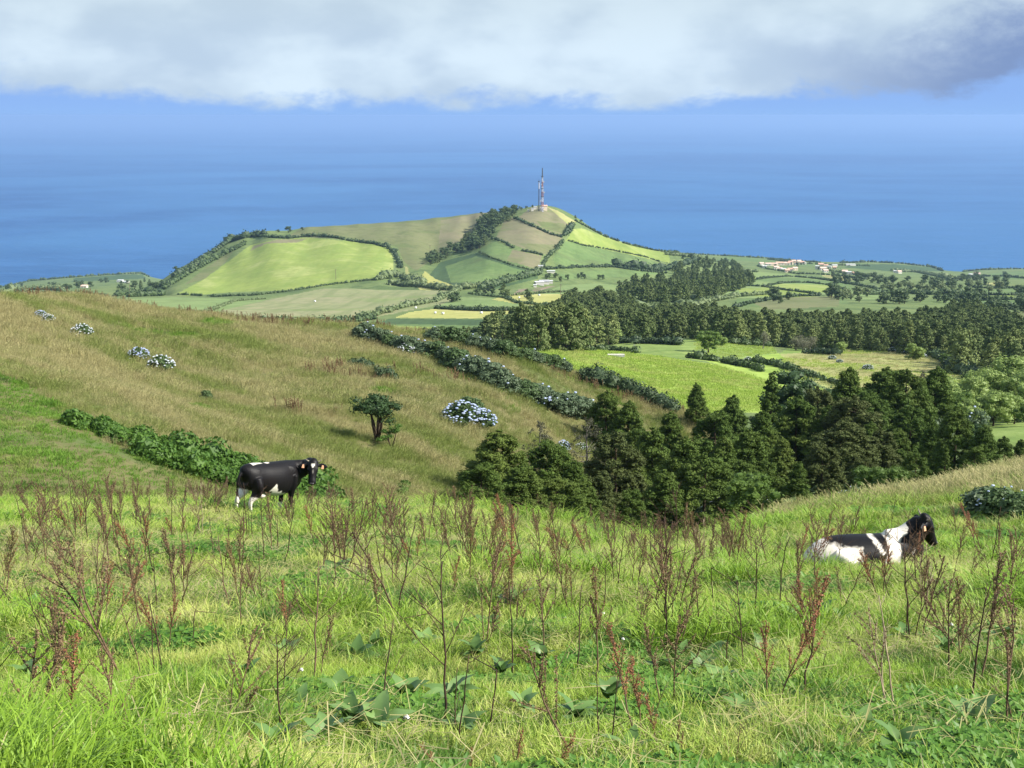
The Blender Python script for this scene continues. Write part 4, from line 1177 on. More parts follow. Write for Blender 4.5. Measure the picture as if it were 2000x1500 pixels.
def scatter(name, pts, rot, scl, idx, protos, label, kind='stuff', cat=None):
    pc = bpy.data.collections.new(name + ' sources')        # never linked to the scene
    for i, me in enumerate(protos):
        o = bpy.data.objects.new('%s_source_%02d' % (name, i), me); pc.objects.link(o)
    me = bpy.data.meshes.new(name)
    pts = np.asarray(pts, np.float32)
    me.vertices.add(len(pts)); me.vertices.foreach_set('co', pts.ravel())
    a = me.attributes.new('rot', 'FLOAT_VECTOR', 'POINT'); a.data.foreach_set('vector', np.asarray(rot, np.float32).ravel())
    a = me.attributes.new('scl', 'FLOAT_VECTOR', 'POINT'); a.data.foreach_set('vector', np.asarray(scl, np.float32).ravel())
    a = me.attributes.new('idx', 'INT', 'POINT'); a.data.foreach_set('value', np.asarray(idx, np.int32))
    o = obj(name, me)
    ng = bpy.data.node_groups.new(name + ' scatter', 'GeometryNodeTree')
    ng.interface.new_socket(name='Geometry', in_out='INPUT', socket_type='NodeSocketGeometry')
    ng.interface.new_socket(name='Geometry', in_out='OUTPUT', socket_type='NodeSocketGeometry')
    N = ng.nodes; Lk = ng.links
    gi = N.new('NodeGroupInput'); go = N.new('NodeGroupOutput')
    ci = N.new('GeometryNodeCollectionInfo'); ci.inputs[0].default_value = pc; ci.inputs[1].default_value = True; ci.inputs[2].default_value = True
    ip = N.new('GeometryNodeInstanceOnPoints'); ip.inputs['Pick Instance'].default_value = True
    def attr(nm, ty):
        x = N.new('GeometryNodeInputNamedAttribute'); x.data_type = ty; x.inputs[0].default_value = nm
        return next(s for s in x.outputs if s.enabled and s.name == 'Attribute')
    e2r = N.new('FunctionNodeEulerToRotation')
    Lk.new(attr('rot', 'FLOAT_VECTOR'), e2r.inputs[0])
    Lk.new(gi.outputs[0], ip.inputs['Points']); Lk.new(ci.outputs[0], ip.inputs['Instance'])
    Lk.new(e2r.outputs[0], ip.inputs['Rotation']); Lk.new(attr('scl', 'FLOAT_VECTOR'), ip.inputs['Scale'])
    Lk.new(attr('idx', 'INT'), ip.inputs['Instance Index'])
    Lk.new(ip.outputs[0], go.inputs[0])
    md = o.modifiers.new('scatter', 'NODES'); md.node_group = ng
    return tag(o, label, cat, kind=kind)

def rand_area(n, amin, amax, d0, d1, seed):
    """uniform by map area inside a wedge"""
    r = np.random.default_rng(seed)
    D = np.sqrt(d0 ** 2 + (d1 ** 2 - d0 ** 2) * r.random(n)); a = amin + (amax - amin) * r.random(n)
    return a * D, D, r

def place(x, y, lay, r, tilt=0.12):
    z = ground_z(x, y, lay)
    rot = np.stack([r.normal(size=len(x)) * tilt, r.normal(size=len(x)) * tilt, r.random(len(x)) * 6.283], 1)
    return np.stack([x, y, z], 1), rot

# pasture grass in three rings
short = [tuft(100 + i, 34, .11, .12, .0050, .9, .3, 'grass', mixmat='straw', mixp=.06) for i in range(5)]
midg = [tuft(110 + i, 32, .13, .18, .0055, 1.0, .4, 'grass', mixmat='straw', mixp=.16) for i in range(5)]
longg = [tuft(120 + i, 26, .09, .32, .0075, .85, .42, 'tallgrass', seg=4, mixmat='straw', mixp=.05) for i in range(4)]
strawg = [tuft(130 + i, 26, .13, .13, .006, 1.5, .5, 'straw', mixmat='grass', mixp=.4) for i in range(3)]
weeds = [weed_patch(140 + i, 26, .14, .07, .035) for i in range(3)]
protoA = short + midg + longg + strawg + weeds          # 5,5,4,3,3
def ring(name, n, d0, d1, wmul, seed, label, hmul=1.0, a=0.50, protos=protoA):
    x, y, r = rand_area(n, -a, a, d0, d1, seed)
    pts, rot = place(x, y, 'p', r)
    zz = ground_z(x, y, 'sv'); keep = pts[:, 2] > zz - 0.2
    u, v = project(pts[:, 0], pts[:, 1], pts[:, 2])
    tall = fbm(x / 1.7, y / 1.7, 3, 61) + 0.25 * vnoise(x * 3, y * 3, 9)
    dryn = fbm(x / 3.1, y / 2.0, 3, 71) + 0.28 * np.exp(-((y - 15.5) / 4.0) ** 2) * (u < 1250) + 0.12 * np.exp(-((y - 20) / 4.0) ** 2) - 0.12 * (y < 9)
    weedn = fbm(x / 1.1, y / 1.1, 3, 81) + 0.25 * (y < 8.5)
    q = r.random(n); idx = np.zeros(n, int)
    idx = np.where(tall > 0.08, 5 + (q * 5).astype(int), (q * 5).astype(int))
    lg = (tall > 0.36 - 0.08 * (y < 12)) & (q < 0.75); idx = np.where(lg, 10 + (q * 5.33).astype(int).clip(0, 3), idx)
    st = (dryn > 0.28) & (r.random(n) < np.clip((dryn - 0.2) * 2.4, 0, .8)); idx = np.where(st, 14 + (r.random(n) * 3).astype(int), idx)
    wd = (weedn > 0.30) & (r.random(n) < .75); idx = np.where(wd, 17 + (r.random(n) * 3).astype(int), idx)
    # bare trampled spots
    bare = np.zeros(n, bool)
    for bx, by, br in BARE:
        bare |= ((x - bx) / br) ** 2 + ((y - by) / (br * .8)) ** 2 < 0.55 + 0.5 * r.random(n)
    keep &= ~bare
    keep &= ~((x / y > .215) & (y > 41 + 6 * vnoise(x / 3, y / 3, 4)))
    keep &= ~((tall < -0.15) & (r.random(n) < .6) & (idx < 14))
    s = (0.75 + 0.5 * r.random(n)) * hmul * (1 + 0.5 * np.clip(tall, -.4, .6))
    for q in DOCK_AT:
        nr = (x - q[0]) ** 2 + (y - q[1]) ** 2 < .24 ** 2
        s = np.where(nr, s * .55, s); idx = np.where(nr & (idx > 9), (r.random(n) * 5).astype(int), idx)
    scl = np.stack([wmul * s ** .3, wmul * s ** .3, s], 1)
    scatter(name, pts[keep], rot[keep], scl[keep], idx[keep], protos, label)

BARE = []
DOCKS = [(640,1460,.9,'p'),(585,1400,.8,'p'),(700,1300,1,'g'),(730,1280,.9,'g'),(560,1290,1,'p'),(950,1240,1,'g'),(1000,1190,.9,'p'),(880,1380,1.1,'g'),(930,1290,1,'g'),(1060,1300,.9,'g'),(1230,1500,1,'g'),(1365,1330,1.1,'g'),(1390,1300,.9,'g'),(1410,1350,1,'p'),
         (1330,1290,.8,'g'),(1555,1230,1.2,'p'),(1600,1215,1.3,'g'),(1640,1230,1.1,'p'),(1490,1290,.9,'g'),(1905,1435,.9,'p'),(1290,1320,.8,'g'),(1770,1260,.9,'g'),(1850,1290,.9,'g'),(1960,1260,.9,'p'),(1680,1450,.8,'p'),(300,1490,.8,'g'),(120,1500,.9,'g'),
         (740,1440,1.1,'p'),(790,1380,1,'g'),(655,1130,1,'g'),(1650,1110,1.2,'g'),(1620,1105,1.1,'g'),(480,1330,.8,'g'),(1120,1420,.8,'g'),(830,1270,.9,'p'),(1190,1380,.8,'g'),(1750,1480,.8,'g'),(50,1330,.8,'g'),
         (665,1370,.9,'g'),(690,1430,.9,'g'),(980,1330,.9,'g'),(1020,1400,.8,'p'),(900,1450,.9,'g'),(540,1480,.8,'g'),(250,1440,.8,'g'),(1450,1420,.8,'g')]
DOCK_AT = hit([d[0] for d in DOCKS], [d[1] for d in DOCKS], 'p')
for px, py, br in [(1838,1385,.17),(1572,1405,.14),(640,1200,.30),(1040,1140,.0),(20,1395,.16),(140,1470,.2)]:
    if br: q_ = hit(px, py, 'p')[0]; BARE.append((q_[0], q_[1], br))
ring('grass', 13000, 3.4, 10, 1.0, 1, 'lush meadow grass closest to the viewer with weeds and straw', .92)
ring('grass', 21000, 10, 22, 1.45, 2, 'green meadow grass with strawy patches in the middle of the pasture', 1.15)
ring('grass', 22000, 22, 50, 2.2, 3, 'green grass along the brow of the pasture around the cows', 1.35)

# tan grass on the slope at the right of the pasture and grass on its brow
dryp = [tuft(150 + i, 34, .38, .50, .022, .55, .2, 'dry', head=.9, dirbias=.5) for i in range(4)]
grnp = [tuft(160 + i, 34, .34, .34, .022, .6, .3, 'slopegreen') for i in range(3)]
x, y, r = rand_area(10500, .20, .52, 37, 82, 5)
pts, rot = place(x, y, 'p', r)
u, v = project(pts[:, 0], pts[:, 1], pts[:, 2]); keep = (pts[:, 2] > ground_z(x, y, 'sv') - .2)
g = fbm(x / 6, y / 6, 3, 15) > 0.22 + .02 * (y - 42)
g |= r.random(len(x)) < .45
idx = np.where(g, 4 + (r.random(len(x)) * 3).astype(int), (r.random(len(x)) * 4).astype(int))
s = .55 + .5 * r.random(len(x))
scatter('dry_grass', pts[keep], rot[keep], np.stack([s, s, s], 1)[keep], idx[keep], dryp + grnp, 'tan seeding grass on the slope behind the lying cow')

# the spur
GREENP = [(-300,730),(0,738),(60,762),(140,812),(210,870),(330,905),(470,948),(640,978),(760,1010),(760,1100),(-300,1100)]
def spur_scatter(name, n, d0, d1, s0, seed, label):
    x, y, r = rand_area(n, -.48, .19, d0, d1, seed)
    pts, rot = place(x, y, 's', r, .10)
    rot[:, 2] = r.normal(size=n) * 0.5 - 0.6           # combed by the wind
    keep = pts[:, 2] > ground_z(x, y, 'pv') - .3
    u, v = project(pts[:, 0], pts[:, 1], pts[:, 2])
    keep &= (u > -160) & (u < 1500)
    gp = in_poly(u + 40 * fbm(x / 7, y / 7, 2, 3), v + 20 * fbm(x / 5, y / 5, 2, 6), GREENP)
    g2 = (fbm(x / 11, y / 7, 3, 25) > 0.52)
    gg = gp | g2
    idx = np.where(gg, 4 + (r.random(n) * 3).astype(int), (r.random(n) * 4).astype(int))
    clump = 1 + 0.7 * np.clip(fbm(x / 3.2, y / 2.2, 3, 35), -.5, .8)
    s = s0 * (.65 + .6 * r.random(n)) * clump
    scl = np.stack([s, s, s * np.where(gp, .5, 1)], 1)
    scatter(name, pts[keep], rot[keep], scl[keep], idx[keep], dryp + grnp, label)
spur_scatter('dry_grass', 26000, 44, 100, .85, 6, 'tan and green grass on the lower flank of the spur')
spur_scatter('dry_grass', 30000, 100, 172, 1.15, 7, 'tan seeding grass on the upper flank and crest of the spur')

# rusty seed stalks standing in the dry grass of the spur
def rust_tuft(seed):
    r = np.random.default_rng(seed); mb = MB()
    for i in range(7):
        x, y = r.normal(size=2) * .35; h = .6 + .5 * r.random(); l = r.normal(size=2) * .12
        p = np.array([[x, y, 0], [x + l[0], y + l[1], h]])
        mb.tube(p, [.012, .008], 3, cap=False)
        c = p[0] + (p[1] - p[0]) * np.linspace(.5, 1, 6)[:, None]
        leaf_cloud(mb, c, np.full(6, .05), 5, .05, seed=seed + i, core=0)
    return mb.mesh('rust', [M['rust']])
M['rust'] = leaf_mat('rust brown seed clusters', (.190,.120,.065), (.140,.095,.052), trans=0.1, rough=0.8, spec=0.1, rnd=0.4)
x, y, r = rand_area(5200, -.48, .19, 60, 172, 8)
dn = fbm(x / 16, y / 10, 3, 45) + .5 * np.clip((y - 135) / 30, 0, 1)
k = (dn > 0.36) & (r.random(len(x)) < .45); x, y = x[k], y[k]
pts, rot = place(x, y, 's', r, .1)
k = (pts[:, 2] > ground_z(x, y, 'pv') - .3)
s = .6 + .7 * r.random(len(x))
scatter('dry_weeds', pts[k], rot[k], np.stack([s, s, s], 1)[k], (r.random(len(x)) * 3).astype(int)[k], [rust_tuft(i) for i in range(3)], 'rust brown weed stalks standing in the dry grass of the spur')

# grass on the near meadows beyond the spur
mg = [tuft(170 + i, 26, .9, .45, .07, .5, .3, 'meadowgreen') for i in range(3)]
x, y, r = rand_area(16000, -.02, .26, 195, 330, 10)
z = ground_z(x, y, 'v'); u, v = project(x, y, z)
k = in_poly(u, v, [(1010,680),(1060,676),(1250,692),(1400,714),(1500,744),(1560,777),(1500,803),(1300,810),(1180,773),(1090,720)]) & (z > ground_z(x, y, 's'))
x, y = x[k], y[k]; pts, rot = place(x, y, 'v', r)
s = .5 + .5 * r.random(len(x))
scatter('meadow_grass', pts, rot, np.stack([s * 1.2, s * 1.2, s], 1), (r.random(len(x)) * 3).astype(int), mg, 'bright sunlit grass of the meadow past the spur')

# woods at the back, one mass of trees
def mass(name, lst, key, label):
    A = np.array([[t[1], t[2], t[3] - .5, t[4], t[5]] for t in lst]); n = len(A); rr = np.random.default_rng(5)
    rot = np.c_[np.zeros((n, 2)), rr.random(n) * 6.28]
    scatter(name, A[:, :3], rot, np.c_[A[:, 3] * A[:, 4] * 1.1, A[:, 3] * A[:, 4] * 1.1, A[:, 3]], rr.integers(0, len(PR[key]), n), [q[0] for q in PR[key]], label, cat='woods')
mass('woods', FARW, 'tiny', 'far dark woodland on the slope below the village')
mass('woods', BACKW, 'far', 'back rows of dark woodland behind the meadows')

# loose straw lying on and in the grass
def straw_bits(seed, n, rad):
    r = np.random.default_rng(seed); mb = MB()
    for i in range(n):
        c = np.array([r.normal() * rad, r.normal() * rad, .05 + .09 * r.random()]); a = r.random() * 6.28; L = .02 + .055 * r.random()
        d = np.array([math.cos(a), math.sin(a), r.normal() * .35]) * L; s = np.array([-math.sin(a), math.cos(a), .3]) * .0017
        mb.add([c - d - s, c + d - s, c + d + s, c - d + s], q=[[0, 1, 2, 3]])
    return mb.mesh('straw', [M['straw']])
x, y, r = rand_area(5200, -.5, .5, 3.6, 34, 31)
dn = fbm(x / 2.2, y / 1.5, 3, 91) + .30 * np.exp(-((y - 15) / 4.0) ** 2)
k = dn > .16; x, y, = x[k], y[k]
pts, rot = place(x, y, 'p', r, .1); s = .8 + .5 * r.random(len(x)) + y * .012
scatter('straw', pts, rot, np.c_[s, s, s], (r.random(len(x)) * 3).astype(int), [straw_bits(i, 20, .12) for i in range(3)], 'loose pale straw lying in the pasture grass')

x, y, r = rand_area(9000, .14, .37, 250, 450, 41)
z = ground_z(x, y, 'v'); u, v = project(x, y, z)
tn = in_poly(u, v, [(1530,735),(1524,700),(1625,684),(1800,684),(1856,702),(1896,745),(1830,785),(1700,785),(1645,765)]); pl_ = in_poly(u, v, [(1140,672),(1350,663),(1500,667),(1516,690),(1440,698),(1380,702),(1250,688)])
k = tn | pl_; x, y, tn = x[k], y[k], tn[k]; pts, rot = place(x, y, 'v', r)
s = .5 + .7 * r.random(len(x)); g = fbm(x / 14, y / 14, 3, 66) > .1
idx = np.where(tn & ~g, 3 + (r.random(len(x)) * 4).astype(int), (r.random(len(x)) * 3).astype(int))
sc = np.where(idx > 2, s * 1.7, s)
scatter('meadow_grass', pts, rot, np.stack([sc, sc, s * .8], 1), idx, mg + dryp, 'tan and green rough grass of the far sunny meadows')
# ------------------------------------------------------------------ hydrangeas, hedgerows and small trees on the spur
def hydra_proto(seed, nfl, flower='hydra_flower', leaf='hydra_leaf', wid=1.0, fs=1.0):
    r = np.random.default_rng(seed)
    C = []; R = []
    for i in range(26):
        d = r.normal(size=3); d[2] = abs(d[2]); d /= np.linalg.norm(d)
        C.append((d[0] * .36 * wid, d[1] * .36 * wid, .18 + d[2] * .50)); R.append(.17 * (.7 + .6 * r.random()))
    C.append((0, 0, .4)); R.append(.36)
    mb = MB(); leaf_cloud(mb, C, R, 85, .055, seed=seed, core=.75)
    lv = mb.mesh('foliage', [M[leaf]])
    fb = MB()
    for i in range(nfl):
        d = r.normal(size=3); d[2] = abs(d[2]) * .8 + .1; d /= np.linalg.norm(d)
        c = np.array([d[0] * .54 * wid, d[1] * .54 * wid, .20 + d[2] * .66]); s = (.034 + .018 * r.random()) * fs
        fb.add(c + ICO_V * s * np.array([1, 1, .75]) * (.85 + .3 * r.random((12, 1))), t=ICO_T)
    fl = fb.mesh('flower_heads', [M[flower]]) if nfl else None
    return lv, fl
HP = {'full': [hydra_proto(s, 110) for s in (1, 2)], 'white': [hydra_proto(s, 70, 'hydra_white') for s in (3, 4)], 'some': [hydra_proto(s, 20, fs=.6) for s in (5, 6)],
      'few': [hydra_proto(s, 3, 'hydra_flower', 'hydra_grey') for s in (7, 8, 9)], 'dark': [hydra_proto(s, 0) for s in (10, 11)], 'grey': [hydra_proto(s, 22, 'hydra_white', 'hydra_grey', fs=.6) for s in (12, 13)]}
def hydra(kind, px, py, width, label, group='hydrangea bushes on the spur', lay='s', hs=.75, var=0, dmin=20.0, at=None):
    p = hit(px, py, lay, dmin=dmin)[0] if at is None else at
    lv, fl = HP[kind][var % len(HP[kind])]
    o = empty('hydrangea_bush', (p[0], p[1], p[2] - .02 * width), random.random() * 6.28)
    o.scale = (width, width, width * hs)
    f = obj('foliage', lv, o); g = obj('flower_heads', fl, o) if fl else None
    return tag(o, label, 'bush', group)
hydra('full', 902, 828, 3.0, 'large round hydrangea full of pale blue flowers above the grove')
hydra('full', 938, 836, 2.6, 'round hydrangea touching the large blue one on its east side', var=1)
hydra('dark', 918, 806, 2.4, 'leafy hydrangea with few flowers behind the large blue pair')
hydra('white', 160, 657, 1.9, 'white flowered hydrangea bush high on the spur standing alone', var=0)
hydra('white', 95, 629, 1.2, 'small whitish hydrangea just below the western crest', var=1)
hydra('full', 79, 620, 1.1, 'smallest bluish hydrangea nearest the western crest', var=1)
hydra('full', 271, 704, 1.9, 'pale blue hydrangea, upper bush of the pair mid slope', var=0)
hydra('white', 315, 724, 2.2, 'whitish hydrangea, lower bush of the pair mid slope', var=0)
hydra('dark', 402, 782, 1.0, 'small dark green bush without flowers on the dry slope', hs=1.0)
hydra('full', 1100, 884, 1.2, 'pale blue hydrangea half hidden at the grove top', var=1, hs=1.1)
hydra('white', 1135, 880, 1.2, 'small whitish hydrangea among the grove trees')
hydra('full', 1246, 865, 1.5, 'bluish hydrangea between tall grove conifers')

def hrow(pts, w, n, kinds, phrase, group, lay='s', dmin=20.0, hs=.8):
    P = polyline(pts, 1.0)
    idx = np.linspace(0, len(P) - 1, n)
    for i, k in enumerate(idx):
        q = P[int(k)]; kd = random.choice(kinds)
        hydra(kd, q[0], q[1] + random.uniform(-1, 1), w * random.uniform(.85, 1.2), 'leafy hydrangea, %s from the west in %s' % (ordinal(i), phrase), group, lay, hs, i, dmin)
hrow([(712,662),(750,674),(800,690),(850,702),(905,716)], 2.7, 12, ['dark', 'dark', 'few', 'few'], 'the upper hedgerow', 'hydrangeas of the upper hedgerow')
hydra('white', 795, 692, 2.0, 'white flowered hydrangea in the upper hedgerow', 'hydrangeas of the upper hedgerow')
hrow([(890,722),(930,738),(980,760),(1030,780),(1070,796),(1100,806),(1140,816)], 3.0, 15, ['few', 'few', 'dark'], 'the lower hedgerow', 'hydrangeas of the lower hedgerow')
hydra('full', 1052, 790, 2.4, 'bluish flowering hydrangea in the lower hedgerow', 'hydrangeas of the lower hedgerow', var=1)
hydra('white', 1122, 808, 1.5, 'last whitish hydrangea of the lower hedgerow', 'hydrangeas of the lower hedgerow')
hrow([(850,668),(905,672),(950,684),(1000,700),(1050,714),(1098,728)], 2.6, 14, ['dark', 'few', 'dark'], 'the hedgerow along the crest', 'hydrangeas of the crest hedgerow')
hedge([(1135,742),(1170,752),(1200,760),(1240,776),(1275,790),(1310,806)], 2.0, 'dark bramble hedge between the spur and the bright meadow', 'hedge_d', 1.0, lay='sv', leaf=.22, per=110, name='bramble_hedge', seed=81, step=3, dmin=90, jit=.4, group='bramble hedges')
hedge([(152,828),(200,846),(250,864),(300,880),(350,895),(410,912),(470,934),(560,972),(640,990)], 1.5, 'bright leafy bramble hedge along the gully behind the standing cow', 'bramble', .8, taper=.45, lay='s', leaf=.14, per=420, name='bramble_hedge', seed=82, step=4, dmin=50, jit=.75, group='bramble hedges')
hedge([(270,892),(330,912),(420,938),(500,962)], .85, 'lower fringe of the bright bramble hedge', 'bramble', 1.0, lay='s', leaf=.13, per=300, name='bramble_hedge', seed=84, step=4, dmin=50, jit=.8, group='bramble hedges')
hedge([(690,712),(730,728),(770,744)], .9, 'thin dark rushes lining a dip on the spur', 'hedge_d', 1.0, lay='s', leaf=.14, per=90, name='rush_strip', seed=85, step=3, dmin=90, jit=.7, group='bramble hedges')
hedge([(785,975),(787,950)], .6, 'small narrow shrub by the fence post at the brow', 'bramble', .8, lay='s', leaf=.12, per=200, name='shrub', seed=86, step=6, dmin=50, jit=.4, group='bramble hedges')

# hydrangeas by the grove and right side
for i, (px, py, w, kd, lab) in enumerate([(1395,1020,2.6,'grey','greyish flowering hydrangea at the foot of the grove'),(1430,1000,2.8,'grey','broad faded hydrangea under the small bright tree'),(1470,985,2.4,'grey','faded hydrangea left of the brow mound'),
        (1385,1005,1.8,'white','whitish hydrangea low in the grove shade'),(1680,978,2.0,'some','bluish hydrangea in front of the brown conifers'),(1655,984,1.6,'some','smaller bluish hydrangea beside the brown conifers'),
        (1925,1002,1.3,'few','leafy hydrangea without flowers on the slope past the lying cow'),(1960,1010,1.4,'some','wide hydrangea with blue flowers at the slope foot'),(1992,1016,1.2,'dark','dark leafy hydrangea at the east edge of view')]):
    hydra(kd, px, py, w, lab, 'hydrangeas below the pasture', lay='pv', hs=.7, var=i)
for i in range(20):
    px = 1770 + (i * 37) % 230; py = 880 - (i * 53) % 90 + 10
    if i % 2: continue
    q = pix_ray(px, py); D = 150 + (i * 29) % 45
    x = float(q[0]) * D; z = float(ground_z(np.array([x]), np.array([float(D)]), 'v')[0])
    zz = max(z, float(q[1]) * D - 2.0)
    hydra('few', px, py, 3.6, 'faded pale hydrangea, %s from the west in the thicket past the grove' % ordinal(i), 'pale hydrangea thicket', var=i, at=(x, D, z), hs=1.0)

for px, py, w, lab in [(1462,705,2.2,'small whitish hydrangea at the west end of the meadow hedge'),(1512,712,2.0,'white flowering hydrangea on the meadow hedge'),(1540,720,2.4,'pale flowering hydrangea midway along the meadow hedge'),(1625,702,2.2,'whitish hydrangea alone on the tan meadow'),
        (1640,708,1.8,'lower whitish hydrangea on the tan meadow'),(1695,722,2.6,'pale hydrangea behind the pointed grove tops'),(1745,688,3.0,'white hydrangea patch at the top of the tan meadow'),(1772,692,2.4,'second white patch at the top of the tan meadow'),(1800,698,2.6,'third white patch at the top of the tan meadow')]:
    hydra('white', px, py, w, lab, 'hydrangeas on the sunny meadows', lay='v', hs=.6, dmin=200)
# two wind shaped trees on the spur
def cedar(px, py, h, seed, label, nst, mat, wid):
    r = np.random.default_rng(seed)
    p = hit(px, py, 's')[0]
    C = []; R = []; tb = MB()
    for s in range(nst):
        th = s * 6.28 / nst + r.normal() * .3; L = wid * (.10 + .20 * r.random()); top = np.array([math.cos(th) * L, math.sin(th) * L, .38 + .36 * r.random()])
        mid = top * np.array([.45, .45, .5]) + r.normal(size=3) * .03
        tb.tube([(0, 0, -.05), mid, top], [.035, .025, .010], 6)
        for q in range(7):
            e = top + np.array([r.normal() * .12, r.normal() * .12, .03 + r.normal() * .07]); e[2] = min(e[2], .86)
            tb.tube([mid * .3 + top * .7, e], [.010, .004], 4); C.append(e); R.append(.09 + .06 * r.random())
    mb = MB(); leaf_cloud(mb, C, R, 80, .028, seed=seed, squash=.6, core=.55)
    o = empty('juniper_tree', tuple(p)); o.scale = (h, h, h)
    obj('crown', mb.mesh('crown', [M[mat]]), o); obj('trunk', tb.mesh('trunk', [M['bark']], True), o)
    tag(o, label, 'tree', 'wind shaped trees on the spur')
cedar(737, 862, 3.5, 3, 'dark wind shaped tree with several bare stems alone on the spur', 6, 'broad_dark', 1.0)
cedar(765, 876, 1.8, 4, 'small green leaning tree beside the larger wind shaped one', 3, 'bramble', 1.1)

# ------------------------------------------------------------------ dead dock stalks
M['stalk'] = plain_mat('dead dark stalk', (.038,.024,.018), 0.8, (.085,.050,.032), 9.0, spec=.2)
M['stalk_red'] = plain_mat('reddish dead stalk', (.165,.105,.062), 0.8, (.095,.062,.040), 9.0, spec=.2)
M['stalk_pale'] = plain_mat('bleached dead stalk', (.360,.290,.190), 0.85, (.230,.175,.110), 9.0, spec=.2)
M['seed_brown'] = leaf_mat('dry brown seed clusters', (.150,.092,.048), (.255,.170,.088), trans=.15, rnd=.3)
M['seed_rust'] = leaf_mat('rust red seed clusters', (.300,.115,.060), (.360,.170,.085), trans=.2, rnd=.3)
M['seed_green'] = leaf_mat('green and tan seed clusters', (.220,.175,.060), (.190,.110,.045), trans=.2, rnd=.3)

def stalk_proto(seed, style, smat='stalk', dmat='seed_brown'):
    r = np.random.default_rng(seed)
    tb = MB(); C = []
    bend = r.normal(size=2) * .05
    zz = np.linspace(0, 1, 8)
    P = np.c_[bend[0] * zz ** 2 + .006 * r.normal(size=8), bend[1] * zz ** 2 + .006 * r.normal(size=8), zz]
    if style == 'broken':
        k = 5; d = np.array([math.cos(seed), math.sin(seed), -.35 + .3 * r.random()]); d /= np.linalg.norm(d)
        for i in range(k, 8): P[i] = P[k - 1] + d * (i - k + 1) * .17
    P[0, 2] = -.04
    tb.tube(P, np.linspace(.0085, .0036, 8), 5)
    nbr = {'bare': 2, 'broken': 3, 'branch': 9, 'plume': 12, 'twig': 7}[style]
    for i in range(nbr):
        t = .35 + .6 * (i + r.random()) / nbr; k = t * 7; i0 = min(int(k), 6)
        p0 = P[i0] + (P[i0 + 1] - P[i0]) * (k - i0)
        th = r.random() * 6.28; up = {'plume': 2.6, 'branch': 1.6, 'twig': 1.2}.get(style, 1.0)
        d = np.array([math.cos(th), math.sin(th), up]); d /= np.linalg.norm(d)
        L = (.30 if style in ('branch', 'twig') else .17) * (1.15 - t) * (1 + r.random()) + .05
        e = p0 + d * L; m = p0 + d * L * .5 + np.array([0, 0, -.015])
        tb.tube([p0, m, e], [.0035, .0028, .0016], 4)
        if style in ('plume', 'branch'):
            n = max(3, int(L / .025)); C += [p0 + (e - p0) * (q + r.random()) / n for q in range(1, n)]
        for s in range(2 if style == 'twig' else 1):
            d2 = d + r.normal(size=3) * .6; q0 = p0 + (e - p0) * r.uniform(.3, .8)
            tb.tube([q0, q0 + d2 * L * .4], [.0028, .0018], 3, cap=False)
    if style in ('plume', 'branch'):
        n = 18 if style == 'plume' else 8
        C += [P[5] + (P[7] - P[5]) * q + r.normal(size=3) * .006 for q in np.linspace(.0, 1, n)]
    st = tb.mesh('stem', [M[smat]], True)
    sd = None
    if C:
        mb = MB(); C = np.array(C); leaf_cloud(mb, C, np.full(len(C), .015 if style == 'plume' else .010), 10, .011, seed=seed, core=0, squash=1.1, aspect=1.2, jitter=1.0)
        sd = mb.mesh('seed_head', [M[dmat]])
    return st, sd
def clump_proto(seed, styles, smat='stalk', dmat='seed_brown'):
    """two to four stems rising from one root"""
    r = random.Random(seed); S = []; D = []
    for k, stl in enumerate(styles):
        st, sd = stalk_proto(seed * 10 + k, stl, smat, dmat)
        hh = 1.0 if k == 0 else r.uniform(.55, .92)
        T = Matrix.Translation((r.gauss(0, .03), r.gauss(0, .03), 0)) @ Matrix.Rotation(r.gauss(0, .22), 4, 'X') @ Matrix.Rotation(r.gauss(0, .22), 4, 'Y') @ Matrix.Rotation(r.random() * 6.28, 4, 'Z') @ Matrix.Scale(hh, 4)
        st.transform(T); S.append(st)
        if sd: sd.transform(T); D.append(sd)
    def join(L, nm, mt):
        b = bmesh.new()
        for m in L: b.from_mesh(m)
        me = bpy.data.meshes.new(nm); b.to_mesh(me); b.free(); me.materials.append(M[mt]); return me
    return join(S, 'stem', smat), (join(D, 'seed_head', dmat) if D else None)
SPR = {
 'bare': [stalk_proto(s, 'bare') for s in (1, 2, 3)], 'broken': [stalk_proto(s, 'broken') for s in (4, 5, 6, 7)],
 'twig': [stalk_proto(s, 'twig') for s in (8, 9, 10)] + [stalk_proto(14, 'twig', 'stalk_red')],
 'branch': [stalk_proto(s, 'branch', 'stalk_red') for s in (11, 12, 13)] + [stalk_proto(20, 'branch')],
 'plume': [stalk_proto(s, 'plume', 'stalk_red') for s in (15, 16)] + [stalk_proto(17, 'plume', 'stalk_red', 'seed_rust')], 'green': [stalk_proto(s, 'plume', 'stalk_red', 'seed_green') for s in (18, 19)],
 'rust': [stalk_proto(s, 'plume', 'stalk_red', 'seed_rust') for s in (25, 26)]}
SPR['clump'] = [clump_proto(1, ['plume', 'bare', 'twig'], 'stalk_red'), clump_proto(2, ['branch', 'plume'], 'stalk_red'), clump_proto(3, ['twig', 'bare', 'bare', 'branch']), clump_proto(4, ['branch', 'twig', 'plume'], 'stalk_red'),
    clump_proto(5, ['plume', 'plume', 'bare'], 'stalk_red', 'seed_rust'), clump_proto(6, ['bare', 'twig', 'branch'], 'stalk_pale'), clump_proto(7, ['plume', 'branch', 'plume'], 'stalk_red', 'seed_green'), clump_proto(8, ['twig', 'plume'], 'stalk_red')]
STALKS = []
